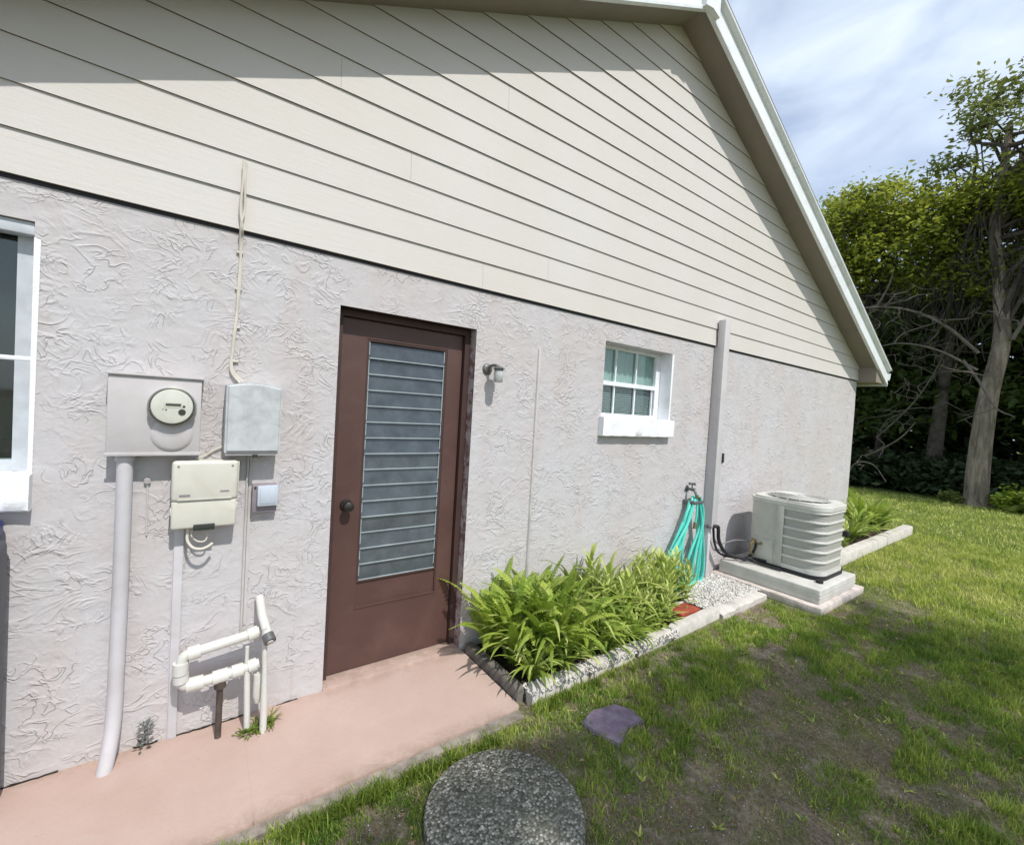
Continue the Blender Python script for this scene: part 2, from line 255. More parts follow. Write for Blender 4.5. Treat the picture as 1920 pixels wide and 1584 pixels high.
# ------------------------------------------------------------------ mesh helpers
class MB:
    def __init__(s): s.v = []; s.f = []; s.mi = []; s.sm = []
    def add(s, vs, fs, mi=0, sm=False):
        o = len(s.v); s.v += [tuple(v) for v in vs]; s.f += [tuple(i+o for i in f) for f in fs]; s.mi += [mi]*len(fs); s.sm += [sm]*len(fs); return s
    def box(s, x0, x1, y0, y1, z0, z1, mi=0):
        v = [(x0,y0,z0),(x1,y0,z0),(x1,y1,z0),(x0,y1,z0),(x0,y0,z1),(x1,y0,z1),(x1,y1,z1),(x0,y1,z1)]
        return s.add(v, [(0,3,2,1),(4,5,6,7),(0,1,5,4),(1,2,6,5),(2,3,7,6),(3,0,4,7)], mi)
    def bevbox(s, x0, x1, y0, y1, z0, z1, b=.005, mi=0, seg=2):
        bm = bmesh.new(); bmesh.ops.create_cube(bm, size=1)
        for v in bm.verts: v.co = Vector(((x0+x1)/2+v.co.x*(x1-x0), (y0+y1)/2+v.co.y*(y1-y0), (z0+z1)/2+v.co.z*(z1-z0)))
        bmesh.ops.bevel(bm, geom=bm.edges[:], offset=b, segments=seg, profile=.5, affect='EDGES')
        bm.verts.index_update(); s.add([v.co[:] for v in bm.verts], [[v.index for v in f.verts] for f in bm.faces], mi, True); bm.free(); return s
    def prism_xz(s, pts, y0, y1, mi=0):      # polygon in x,z extruded in y
        n = len(pts); v = [(x, y0, z) for x, z in pts]+[(x, y1, z) for x, z in pts]
        return s.add(v, [tuple(range(n)), tuple(range(2*n-1, n-1, -1))]+[(i, i+n, (i+1) % n+n, (i+1) % n) for i in range(n)], mi)
    def prism_xy(s, pts, z0, z1, mi=0):
        n = len(pts); v = [(x, y, z0) for x, y in pts]+[(x, y, z1) for x, y in pts]
        return s.add(v, [tuple(range(n-1, -1, -1)), tuple(range(n, 2*n))]+[(i, (i+1) % n, (i+1) % n+n, i+n) for i in range(n)], mi)
    def tube(s, pts, r, n=10, mi=0, cap=True):
        pts = [Vector(p) for p in pts]; rs = list(r)+[r[-1]]*len(pts) if hasattr(r, '__len__') else [r]*len(pts)
        vs = []; prev = None
        for i, p in enumerate(pts):
            d = (pts[min(i+1, len(pts)-1)]-pts[max(i-1, 0)]).normalized()
            if prev is None: a = d.orthogonal().normalized()
            else: a = (prev-d*prev.dot(d)).normalized()
            prev = a; b = d.cross(a)
            for k in range(n):
                t = 2*math.pi*k/n; vs.append(tuple(p+(a*math.cos(t)+b*math.sin(t))*rs[i]))
        fs = [(i*n+k, i*n+(k+1) % n, (i+1)*n+(k+1) % n, (i+1)*n+k) for i in range(len(pts)-1) for k in range(n)]
        s.add(vs, fs, mi, True)
        if cap:
            o = len(s.v)-len(vs); s.f += [tuple(o+k for k in reversed(range(n))), tuple(o+(len(pts)-1)*n+k for k in range(n))]; s.mi += [mi]*2; s.sm += [False]*2
        return s
    def lathe(s, prof, origin, axis, n=32, mi=0):    # prof: (radius, along)
        o = Vector(origin); ax = Vector(axis).normalized(); a = ax.orthogonal().normalized(); b = ax.cross(a); vs = []
        for r, h in prof:
            for k in range(n):
                t = 2*math.pi*k/n; vs.append(tuple(o+ax*h+(a*math.cos(t)+b*math.sin(t))*r))
        fs = [(i*n+k, i*n+(k+1) % n, (i+1)*n+(k+1) % n, (i+1)*n+k) for i in range(len(prof)-1) for k in range(n)]
        return s.add(vs, fs, mi, True)
    def build(s, name, mats, parent=None, tone=None):
        me = bpy.data.meshes.new(name); me.from_pydata(s.v, [], s.f); 
        for mt in (mats if isinstance(mats, (list, tuple)) else [mats]): me.materials.append(M[mt] if isinstance(mt, str) else mt)
        me.polygons.foreach_set('material_index', s.mi); me.polygons.foreach_set('use_smooth', s.sm)
        if tone is not None:
            at = me.attributes.new('tone', 'FLOAT', 'POINT'); at.data.foreach_set('value', tone)
        me.update(); bm = bmesh.new(); bm.from_mesh(me)
        if tone is None: bmesh.ops.delete(bm, geom=[v for v in bm.verts if not v.link_faces], context='VERTS')
        bmesh.ops.recalc_face_normals(bm, faces=bm.faces[:]) if len(s.f) < 20000 and tone is None else None
        bm.to_mesh(me); bm.free()
        if any(s.sm) and tone is None:
            try: me.set_sharp_from_angle(angle=R(40))
            except Exception: pass
        o = bpy.data.objects.new(name, me); col.objects.link(o)
        if parent is not None: o.parent = parent; o.matrix_parent_inverse = parent_inv(parent)
        return o
def parent_inv(p):
    return Matrix.Translation(p.location).inverted() if p.rotation_euler.z == 0 else Matrix.Identity(4)
def tag(o, label=None, cat=None, group=None, kind=None):
    if label: o['label'] = label
    if cat: o['category'] = cat
    if group: o['group'] = group
    if kind: o['kind'] = kind
    return o
def empty(name, loc, label, cat, group=None):
    o = bpy.data.objects.new(name, None); col.objects.link(o); o.location = loc; o.empty_display_size = .1
    return tag(o, label, cat, group)
def np_mesh(name, V, F, mat, tone=None, parent=None):     # V (n,3), F (m,k) all same k
    me = bpy.data.meshes.new(name); V = np.asarray(V, np.float32); F = np.asarray(F, np.int32)
    me.vertices.add(len(V)); me.vertices.foreach_set('co', V.ravel())
    me.loops.add(F.size); me.loops.foreach_set('vertex_index', F.ravel())
    me.polygons.add(len(F)); me.polygons.foreach_set('loop_start', np.arange(0, F.size, F.shape[1], dtype=np.int32))
    try: me.polygons.foreach_set('loop_total', np.full(len(F), F.shape[1], np.int32))
    except Exception: pass
    me.materials.append(M[mat])
    if tone is not None:
        at = me.attributes.new('tone', 'FLOAT', 'POINT'); at.data.foreach_set('value', np.asarray(tone, np.float32))
    me.update(calc_edges=True); me.validate()
    o = bpy.data.objects.new(name, me); col.objects.link(o)
    if parent is not None: o.parent = parent; o.matrix_parent_inverse = parent_inv(parent)
    return o
def smooth_path(pts, n=8):
    P = [Vector(p) for p in pts]; P = [P[0]*2-P[1]]+P+[P[-1]*2-P[-2]]; out = []
    for i in range(1, len(P)-2):
        for k in range(n):
            t = k/n; a, b, c, d = P[i-1:i+3]
            out.append(.5*((2*b)+(-a+c)*t+(2*a-5*b+4*c-d)*t*t+(-a+3*b-3*c+d)*t**3))
    out.append(P[-2]); return out

# ================================================================== SETTING
# ground: one sheet to the horizon with a dense, gently uneven patch near the house
def gz(x, y): return -.030+.012*mnoise.noise(Vector((x*1.3, y*1.3, 0)))
mb = MB(); XS = [-120, -30, -8]+[round(-4+.25*i, 3) for i in range(81)]+[30, 200]; YS = [-120, -40, -14]+[round(-8+.25*i, 3) for i in range(65)]+[14, 60, 150]
vs = [(x, y, gz(x, y)) for y in YS for x in XS]; nx = len(XS)
mb.add(vs, [(j*nx+i, j*nx+i+1, (j+1)*nx+i+1, (j+1)*nx+i) for j in range(len(YS)-1) for i in range(nx-1)], 0, True)
tag(mb.build('lawn', 'ground'), kind='structure')
# pink walk
mb = MB(); mb.prism_xy([(-3.6, .2), (-3.6, -.69), (-.3895, -.672), (-.3745, .2)], -.12, 0.0); mb.prism_xy([(-.3715, .2), (-.3865, -.672), (.85, -.66), (.868, -.648), (.868, .2)], -.12, 0.0015)
o = mb.build('sidewalk', ['path']); tag(o, kind='structure')
mb = MB(); mb.box(-.395, -.365, -.66, .1, -.1, -.0004); tag(mb.build('sidewalk_joint', 'path'), kind='structure')
bm = bmesh.new(); bm.from_mesh(o.data); bmesh.ops.bevel(bm, geom=[e for e in bm.edges if all(v.co.z > -.01 for v in e.verts)], offset=.003, segments=2, affect='EDGES'); bm.to_mesh(o.data); bm.free()
# dirty old slab edge showing between the walk and the lawn
mb = MB(); pts = [(-3.6, -.695)]; e2 = []
n_ = 60
for i in range(n_+1):
    x = -3.6+4.45*i/n_; e2.append((x, -.725-.018*mnoise.noise(Vector((x*4, 1, 0)))))
mb.prism_xy([(-3.6, -.68)]+e2+[(.85, -.652)], -.12, -.012)
tag(mb.build('sidewalk_edge', 'pathedge'), kind='structure')
mb = MB(); mb.prism_xy([(.93, -.02), (.93, -.6), (3.35, -.56), (3.35, -.02)], -.06, .012); tag(mb.build('planting_soil', 'soil'), kind='structure')
mb = MB(); mb.prism_xy([(5.0, -.02), (5.0, -.50), (8.7, -.42), (8.7, .5), (7.75, .5), (7.75, -.02)], -.06, .02); tag(mb.build('planting_soil', 'soil'), kind='structure')

mb = MB(); rc = random.Random(3)
for xa, xb in ((-1.3, -1.02), (-.78, -.70), (-.66, -.36), (-.22, -.12)):
    n_ = max(4, int((xb-xa)/.018)); mb.tube([(xa+(xb-xa)*i/n_, -.004+rc.uniform(-.004, .002), .001+rc.uniform(0, .002)) for i in range(n_+1)], [rc.uniform(.002, .0055) for i in range(n_+1)], 6)
tag(mb.build('sidewalk_crack', 'soil'), kind='structure')
# ================================================================== HOUSE
house = empty('house', (2.75, 4, 0), 'single-storey house gable end with grey stucco below and cream lap siding above', 'house')
XL, XR, APX, APZ = -2.2, 7.68, 2.75, 5.03
ZS = 2.36
def Lz(x): return APZ-.5*abs(x-APX)
DOOR = (.005, .855, 0, 2.098); W1 = (-2.0, -1.132, 1.235, 2.205); W2 = (2.06, 2.955, 1.585, 2.195)
def wall_with_holes():
    mb = MB(); holes = [DOOR, W1, W2]
    xs = sorted({XL, XR, *[h[0] for h in holes], *[h[1] for h in holes]}); zs = sorted({-.12, ZS+.06, *[h[2] for h in holes], *[h[3] for h in holes]})
    V = {}; vl = []
    def vi(x, z):
        if (x, z) not in V: V[(x, z)] = len(vl); vl.append((x, 0, z))
        return V[(x, z)]
    fs = []
    for i in range(len(xs)-1):
        for j in range(len(zs)-1):
            cx, cz = (xs[i]+xs[i+1])/2, (zs[j]+zs[j+1])/2
            if any(h[0] < cx < h[1] and h[2] < cz < h[3] for h in holes): continue
            fs.append((vi(xs[i], zs[j]), vi(xs[i+1], zs[j]), vi(xs[i+1], zs[j+1]), vi(xs[i], zs[j+1])))
    mb.add(vl, fs)
    # side and back walls
    mb.add([(XR, 0, -.12), (XR, 8, -.12), (XR, 8, 2.42), (XR, 0, 2.42)], [(0, 1, 2, 3)])
    mb.add([(XL, 0, -.12), (XL, 8, -.12), (XL, 8, 2.42), (XL, 0, 2.42)], [(3, 2, 1, 0)])
    mb.add([(XL, 8, -.12), (XR, 8, -.12), (XR, 8, 2.42), (APX, 8, APZ), (XL, 8, 2.42)], [(0, 1, 2, 3, 4)])
    for h, d in ((W1, .13), (W2, .14)):
        x0, x1, z0, z1 = h
        mb.add([(x0, 0, z0), (x0, d, z0), (x0, d, z1), (x0, 0, z1)], [(0, 1, 2, 3)]); mb.add([(x0, 0, z1), (x0, d, z1), (x1, d, z1), (x1, 0, z1)], [(0, 1, 2, 3)])
    # gable sheathing behind the boards
    mb.add([(XL, .004, ZS), (XR, .004, ZS), (APX, .004, APZ-.02)], [(0, 1, 2)])
    return mb.build('stucco_wall', 'stucco', house)
wall_with_holes()
# corner lump and raised vertical band beside the door (patched stucco edge)
mb = MB()
def ragged_strip(x0, x1, z0, z1, t, seed, n=60):
    vs = []; fs = []
    for i in range(n+1):
        z = z0+(z1-z0)*i/n; a = .006*mnoise.noise(Vector((z*9, seed, 0))); b = .006*mnoise.noise(Vector((z*9, seed+5, 0)))
        vs += [(x0+a, -.0005, z), (x0+a+.008, -t, z), (x1+b-.008, -t, z), (x1+b, -.0005, z)]
    for i in range(n):
        for k in range(3): fs.append((i*4+k, i*4+k+1, i*4+k+5, i*4+k+4))
    mb.add(vs, fs, 0, True)
ragged_strip(-.155, -.115, .02, 2.33, .003, 3)
mb.build('stucco_patch_edge', 'stucco', house)
# lap siding
mb = MB(); lap = .1677; nb = int((APZ-ZS)/lap)+1
for k in range(nb):
    z0 = ZS+k*lap; z1 = z0+lap
    h0 = (APZ-z0)/.5; h1 = max(0, (APZ-z1)/.5)
    if h0 <= .05: break
    joints = sorted(random.uniform(APX-h0, APX+h0) for _ in range(1))
    ed = [APX-h0]+joints+[APX+h0]; dy = 0.
    for j in range(len(ed)-1):
        a, b = ed[j]+(.0006 if j else 0), ed[j+1]-(.0006 if j < len(ed)-2 else 0)
        off = random.uniform(-.0015, .0015); yb = -.0175+off*.6; yt = -.0095; wv = random.uniform(-.001, .001)
        at = a if j else APX-h1; bt = b if j < len(ed)-2 else APX+h1
        at = min(max(at, APX-h1), APX+h1); bt = min(max(bt, APX-h1), APX+h1)
        zt = min(z1, APZ)
        vs = [(a, yb, z0+wv), (b, yb, z0-wv), (bt, yt, zt), (at, yt, zt), (a, -.002, z0+wv), (b, -.002, z0-wv)]
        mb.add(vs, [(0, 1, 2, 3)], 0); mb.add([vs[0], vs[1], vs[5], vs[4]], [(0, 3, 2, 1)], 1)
        mb.add([(a, yb, z0+wv), (a, -.002, z0+wv), (at, -.002, zt), (at, yt, zt)], [(0, 1, 2, 3)], 0); mb.add([(b, yb, z0-wv), (b, -.002, z0-wv), (bt, -.002, zt), (bt, yt, zt)], [(3, 2, 1, 0)], 0)
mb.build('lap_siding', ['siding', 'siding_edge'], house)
mb = MB(); mb.box(XL, XR-.01, -.0035, .001, ZS-.016, ZS+.004); mb.build('siding_gap', 'black', house)
# roof edge: swept profiles following the two rakes. Profile in (y, dz)
EX = 8.10; WX = -2.60; YF = -.24
def rake(prof, name, mats, x_right=EX, x_left=WX, mi=0, mb=None):
    own = mb is None; mb = mb or MB(); n = len(prof)
    for (xa, xb) in ((APX, x_right), (APX, x_left)):
        vs = [(xa, y, APZ+dz) for y, dz in prof]+[(xb, y, Lz(xb)+dz) for y, dz in prof]
        fs = [(i, (i+1) % n, (i+1) % n+n, i+n) for i in range(n)]+[tuple(range(n)), tuple(range(2*n-1, n-1, -1))]
        mb.add(vs, fs, mi)
    return mb.build(name, mats, house) if own else mb
rake([(0, 0), (YF, 0), (YF, .02), (0, .02)], 'rake_soffit', 'soffit')
rake([(YF, -.022), (YF-.022, -.022), (YF-.022, .205), (YF, .205)], 'rake_fascia', 'fascia')
rake([(YF+.004, -.034), (YF-.031, -.034), (YF-.033, -.012), (YF-.031, .002), (YF-.0225, .006), (YF-.0225, -.0225), (YF+.004, -.0225)], 'fascia_lip', 'fascia')
rake([(YF-.0225, .165), (YF-.045, .172), (YF-.064, .190), (YF-.068, .208), (YF-.0225, .2075)], 'fascia_crown', 'fascia')
mb = MB()
for (xa, xb) in ((APX, EX+.07), (APX, WX-.07)):
    for y0, y1, t0, t1 in ((YF-.064, 8.3, .212, .232),):
        s = [(xa, y0, APZ+t0), (xb, y0, Lz(xb)+t0), (xb, y1, Lz(xb)+t0), (xa, y1, APZ+t0)]; u = [(x, y, z+t1-t0) for x, y, z in s]
        mb.add(s+u, [(0, 1, 2, 3), (4, 5, 6, 7), (0, 1, 5, 4), (1, 2, 6, 5), (2, 3, 7, 6), (3, 0, 4, 7)])
mb.build('roof', 'shingle', house)
# boxed eave ends, eave fascia and gutters
for xw, xe, nm in ((XR, EX, 1), (XL, WX, -1)):
    mb = MB(); a, b = min(xw, xe), max(xw, xe)
    zz = 2.335
    mb.prism_xz([(xw, zz), (xe, zz), (xe, Lz(xe)+.01), (xw, Lz(xw)-.003)], YF+.003, 8.2)
    mb.build('boxed_eave', 'soffit', house)
    mb = MB(); mb.box(min(xe, xe+.02*nm), max(xe, xe+.02*nm), YF-.024, 8.2, zz-.03, Lz(xe)+.19); mb.build('eave_fascia', 'fascia', house)
    g = MB(); x0 = xe+.021*nm; prof = [(0, 0), (.07, 0), (.105, .05), (.12, .11), (.115, .11), (.10, .05), (.066, .006), (.005, .006), (.005, .11), (0, .11)]
    g.add([(x0+px*nm, y, 2.40+pz) for y in (YF-.02, 8.3) for px, pz in prof], [(i, (i+1) % 10, (i+1) % 10+10, i+10) for i in range(10)])
    cp = [(0, 0), (.07, 0), (.105, .05), (.12, .11), (0, .11)]; g.prism_xz([(x0+px*nm, 2.40+pz) for px, pz in cp], YF-.026, YF-.021)
    g.build('gutter', 'fascia', house)
# peak cover where the two white rakes meet
mb = MB(); mb.prism_xz([(APX-.10, Lz(APX-.10)-.02), (APX, APZ-.045), (APX+.10, Lz(APX+.1)-.02), (APX+.10, Lz(APX+.1)+.21), (APX, APZ+.215), (APX-.10, Lz(APX-.1)+.21)], YF-.066, YF-.02)
mb.tube([(APX, YF-.07, APZ+.12), (APX, YF-.078, APZ+.12)], .012, 10); mb.tube([(APX-.05, YF-.07, APZ+.02), (APX-.05, YF-.078, APZ+.02)], .010, 10)
mb.build('rake_peak_cover', 'fascia', house)

# ---- door
RD = .10
mb = MB(); x0, x1, z0, z1 = DOOR
mb.add([(x1, 0, -.05), (x1, RD+.05, -.05), (x1, RD+.05, z1), (x1, 0, z1)], [(0, 1, 2, 3)]); mb.build('door_reveal', 'reveal', house)
mb = MB(); mb.add([(x0, 0, z1), (x0, RD+.05, z1), (x1, RD+.05, z1), (x1, 0, z1)], [(0, 1, 2, 3)]); mb.add([(x0, 0, -.05), (x0, RD+.05, -.05), (x0, RD+.05, z1), (x0, 0, z1)], [(3, 2, 1, 0)]); mb.build('door_head_reveal', 'brown_dark', house)
mb = MB(); mb.box(x0+.002, x0+.036, RD-.03, RD+.06, 0, z1-.002); mb.box(x1-.040, x1-.002, RD-.03, RD+.06, 0, z1-.002); mb.box(x0+.036, x1-.04, RD-.03, RD+.06, z1-.038, z1-.002)
mb.build('door_frame', 'brown_dark', house)
mb = MB(); mb.bevbox(x0+.001, x1-.001, -.008, RD+.06, -.03, .014, .004); mb.build('threshold', 'path', house)
dx0, dx1, dz0, dz1 = x0+.040, x1-.044, .020, z1-.042; gx0, gx1, gz0, gz1 = .188, .706, .535, 1.955; px0, px1, pz0, pz1 = .182, .690, .375, .535
mb = MB(); yf = RD
mb.box(dx0, gx0, yf, yf+.042, dz0, dz1); mb.box(gx1, dx1, yf, yf+.042, dz0, dz1)
mb.box(gx0, gx1, yf, yf+.042, gz1, dz1); mb.box(gx0, gx1, yf, yf+.042, dz0, pz0)
mb.box(gx0, gx1, yf+.016, yf+.040, pz0, pz1)
mb.prism_xz([(gx0, pz0), (gx1, pz0), (gx1, pz0+.006), (gx0, pz0+.006)], yf-.005, yf+.0165); mb.box(gx0, gx1, yf+.002, yf+.0165, pz1-.004, pz1+.0)
mb.box(gx0, gx0+.006, yf+.0035, yf+.0165, pz0+.006, pz1-.004); mb.box(gx1-.006, gx1, yf+.0035, yf+.0165, pz0+.006, pz1-.004)
door = mb.build('door', 'brown', house); door['label'] = 'brown painted door with a tall louvred glass light'
mb = MB()
for (a, b, c, d) in ((gx0, gx0+.014, gz0, gz1), (gx1-.014, gx1, gz0, gz1), (gx0+.014, gx1-.014, gz0, gz0+.012), (gx0+.014, gx1-.014, gz1-.012, gz1)):
    mb.box(a, b, yf+.003, yf+.036, c, d)
mb.build('louver_frame', 'brown_dark', door)
mb = MB(); ns = 15; H = (gz1-gz0-.024)/ns; me2 = MB()
for i in range(ns):
    zb = gz0+.012+i*H; yo = yf+.006; yt = yf+.022; t = .004
    jig = random.uniform(-.0035, .0035)
    v = [(gx0+.015, yo+jig, zb-.003), (gx1-.015, yo+jig, zb-.003), (gx1-.015, yt, zb+H+.004), (gx0+.015, yt, zb+H+.004)]
    vb = [(x, y+t, z+.001) for x, y, z in v]
    mb.add(v+vb, [(0, 1, 2, 3), (7, 6, 5, 4), (1, 5, 6, 2), (0, 3, 7, 4), (2, 6, 7, 3)], 0)
    me2.bevbox(gx0+.015, gx1-.015, yo+jig-.0025, yo+jig+.005, zb-.0085, zb-.001, .001, 0, 1)
me2.box(gx0+.0145, gx0+.021, yf+.008, yf+.02, gz0+.013, gz1-.013); me2.box(gx1-.021, gx1-.0145, yf+.008, yf+.02, gz0+.013, gz1-.013)
mb.build('louver_glass', 'louver', door); me2.build('louver_clip', 'louver_edge', door)
mb = MB(); kx, kz = .112, .995
mb.lathe([(0, 0), (.034, 0), (.034, .005), (.030, .010), (.014, .012), (.012, .032), (.024, .040), (.030, .052), (.027, .066), (.014, .073), (0, .074)], (kx, yf+.0, kz), (0, -1, 0), 24)
mb.build('door_knob', 'bronze', door)
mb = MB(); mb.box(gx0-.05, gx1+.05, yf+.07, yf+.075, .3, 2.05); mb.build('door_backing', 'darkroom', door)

# ---- right-hand small window
win = MB(); x0, x1, z0, z1 = W2; yw = .12; a0, a1 = x0+.0, 2.925
win.box(a0+.002, a0+.035, yw, yw+.05, z0, z1); win.box(a1-.035, x1, yw, yw+.05, z0, z1)
win.box(a0+.035, a1-.035, yw, yw+.05, z1-.03, z1-.001); win.box(a0+.035, a1-.035, yw, yw+.05, z0+.001, z0+.03)
w2 = win.build('window', 'white', house); w2['label'] = 'small double-hung window with white muntins and a blind'
s = MB(); zm = 1.872; s.box(a0+.035, a1-.035, yw-.004, yw+.03, zm-.018, zm+.018); s.build('meeting_rail', 'white', w2)
for t in (.315, .66):
    xm = a0+.035+(a1-a0-.07)*t
    s = MB(); s.box(xm-.008, xm+.008, yw+.008, yw+.022, zm+.018, z1-.03); s.build('muntin', 'white', w2)
    s = MB(); s.box(xm-.007, xm+.007, yw+.012, yw+.026, z0+.03, zm-.018); s.build('muntin', 'white', w2)
s = MB(); s.box(a1-.065, a1-.052, yw+.012, yw+.026, z0+.03, zm-.018); s.build('sash_stile', 'white', w2)
s = MB(); s.box(a0+.035, a1-.035, yw+.027, yw+.030, z0+.03, z1-.03); s.build('pane', 'clear', w2)
s = MB()
for i in range(16):
    zz = z0+.02+i*.018; s.add([(a0+.03, yw+.036, zz), (a1-.03, yw+.036, zz), (a1-.03, yw+.050, zz+.011), (a0+.03, yw+.050, zz+.011)], [(0, 1, 2, 3)])
s.build('blind', 'blind', w2)
s = MB(); n = 60; vs = []
for i in range(n+1):
    xx = a0+.02+(a1-a0)*i/n; yy = yw+.050+.006*math.sin(i*1.3); vs += [(xx, yy, zm-.02), (xx, yy, z1)]
s.add(vs, [(2*i, 2*i+2, 2*i+3, 2*i+1) for i in range(n)], 0, True); s.build('reflection_curtain', 'reflection_curtain', w2)  # sheet behind the upper sash, coloured like the glass reflection
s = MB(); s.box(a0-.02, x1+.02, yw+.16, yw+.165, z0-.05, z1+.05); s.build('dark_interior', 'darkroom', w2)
s = MB(); s.add([(x1, 0, z0), (x1, .14, z0), (x1, .14, z1), (x1, 0, z1)], [(0, 1, 2, 3)]); s.add([(x1, -.0015, z0), (x1, -.0015, z1), (x1+.028, -.0015, z1-.01), (x1+.022, -.0015, z0)], [(0, 1, 2, 3)]); s.build('white_reveal', 'sillwhite', w2)
def rough_sill(x0, x1, z0, z1, yfr, ybk, name, parent, seed):
    bm = bmesh.new(); nx_, nz_ = int((x1-x0)/.02), 5
    s = MB(); vs = []; 
    prof = [(0.0-.001, z0), (yfr+.006, z0), (yfr, z0+.006), (yfr-.001, z0+(z1-z0)*.35), (yfr, z0+(z1-z0)*.7), (yfr+.001, z1-.005), (yfr+.006, z1), (ybk, z1+.006)]
    for i in range(nx_+1):
        x = x0+(x1-x0)*i/nx_
        for y, z in prof:
            w_ = .0035*mnoise.noise(Vector((x*14, z*20, seed)))
            vs.append((x, y+w_ if y < 0 else y, z+w_))
    k = len(prof); fs = [(i*k+j, (i+1)*k+j, (i+1)*k+j+1, i*k+j+1) for i in range(nx_) for j in range(k-1)]
    fs += [tuple(range(k)), tuple(nx_*k+j for j in reversed(range(k)))]
    s.add(vs, fs, 0, True); bm.free(); return s.build(name, 'sillwhite', parent)
rough_sill(2.035, 2.975, 1.428, 1.583, -.055, .12, 'window_sill', w2, 1)

# ---- left window, mostly outside the frame
x0, x1, z0, z1 = W1; win = MB(); yw = .085
win.box(x1-.058, x1-.002, yw-.02, yw+.05, z0+.002, z1-.03); win.box(x0+.002, x0+.05, yw-.02, yw+.05, z0+.002, z1-.03); 
win.box(x0+.05, x1-.058, yw-.005, yw+.05, z0+.002, z0+.045); win.box(x0+.002, x1-.002, yw-.02, yw+.05, z1-.03, z1-.002)
w1 = win.build('window', 'alu', house); w1['label'] = 'aluminium window with dark panes and thick white sill'
s = MB(); s.bevbox(x0+.05, x1-.012, yw-.022, yw-.0205+.02, 1.672, 1.69, .003); s.build('meeting_rail', 'white', w1)
s = MB(); s.box(x0+.05, x1-.058, yw+.012, yw+.016, z0+.04, z1-.03); s.build('pane', 'clear', w1)
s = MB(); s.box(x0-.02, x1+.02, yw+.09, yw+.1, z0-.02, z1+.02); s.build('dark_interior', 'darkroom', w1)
s = MB(); s.add([(x1, 0, z0), (x1, .13, z0), (x1, .13, z1), (x1, 0, z1)], [(0, 1, 2, 3)]); s.add([(x1-.001, -.002, z0), (x1-.001, -.002, z1-.06), (x1+.018, -.002, z1-.065), (x1+.012, -.002, z0)], [(0, 1, 2, 3)]); s.build('white_reveal', 'sillwhite', w1)
s = MB(); s.bevbox(x0, x1-.002, .012, .08, z1-.05, z1-.0025, .004); s.build('head_flashing', 'alu', w1)
rough_sill(-2.05, -1.118, 1.095, 1.232, -.05, .10, 'window_sill', w1, 4)

# ================================================================== THINGS ON THE WALL
# meter enclosure
t = empty('electric_meter_box', (-.74, 0, 1.3), 'flat grey meter cabinet with a round glass meter, left of the chalky grey box', 'meter box')
s = MB(); s.bevbox(-.900, -.588, -.085, .004, 1.315, 1.642, .004); s.build('cabinet', 'greybox', t)
s = MB(); s.bevbox(-.905, -.583, -.091, -.0865, 1.309, 1.324, .002); s.build('bottom_lip', 'greybox', t)
s = MB(); s.bevbox(-.908, -.580, -.095, -.002, 1.6425, 1.652, .002); s.build('drip_lid', 'greybox', t)
s = MB(); mo = (-.689, -.0855, 1.522)
s.lathe([(.086, 0), (.086, .010), (.080, .018), (.074, .020)], mo, (0, -1, 0), 40); s.build('meter_ring_base', 'greybox', t)
s = MB(); s.lathe([(.074, .018), (.081, .020), (.082, .040), (.0765, .042), (.0765, .020)], mo, (0, -1, 0), 40); s.build('meter_ring', 'steel', t)
s = MB(); s.lathe([(.0, .050), (.058, .050), (.070, .048), (.0725, .044), (.073, .034), (.073, .030)], mo, (0, -1, 0), 40); g = s.build('meter_body', 'meterface', t)
s = MB(); s.lathe([(0, .0585), (.060, .0582), (.070, .056), (.0745, .050), (.0755, .036)], mo, (0, -1, 0), 40); s.build('meter_glass', 'meterglass', t)
s = MB(); ym = mo[1]-.0507
s.box(mo[0]-.022, mo[0]+.030, ym-.001, ym, mo[2]+.002, mo[2]+.013); s.tube([(mo[0]+.040, ym-.001, mo[2]+.002), (mo[0]+.040, ym, mo[2]+.002)], .005, 12)
s.tube([(mo[0]+.034, ym-.002, mo[2]-.022), (mo[0]+.034, ym, mo[2]-.022)], .013, 14)
s.tube([(mo[0]-.02, ym-.001, mo[2]-.014), (mo[0]-.02, ym, mo[2]-.014)], .003, 8); s.tube([(mo[0]-.03, ym-.001, mo[2]-.012), (mo[0]-.03, ym, mo[2]-.012)], .002, 8)
s.build('meter_display', 'darkink', t)
s = MB(); s.box(mo[0]-.028, mo[0]+.036, ym-.0006, ym+.0, mo[2]-.004, mo[2]+.019); s.build('display_plate', 'cream', t)
s = MB(); pr = [(.0, .012), (.055, .012), (.068, .006), (.074, 0)]
s.lathe(pr, (-.687, -.0853, 1.400), (0, -1, 0), 40); s.build('knockout_dimple', 'greybox', t)
# conduit
t = empty('electrical_conduit', (-.845, -.04, 0), 'thick grey conduit running from the meter cabinet down to the pink walk', 'pipe')
s = MB(); s.tube(smooth_path([(-.842, -.040, 1.300), (-.842, -.040, .9), (-.845, -.042, .5), (-.848, -.048, .22), (-.855, -.066, .10), (-.868, -.098, .0), (-.872, -.105, -.03)]), .0275, 20); s.build('pipe', 'conduit', t)
s = MB(); s.tube([(-.842, -.040, 1.308), (-.842, -.040, 1.285)], .033, 20); s.build('coupling', 'conduit', t)
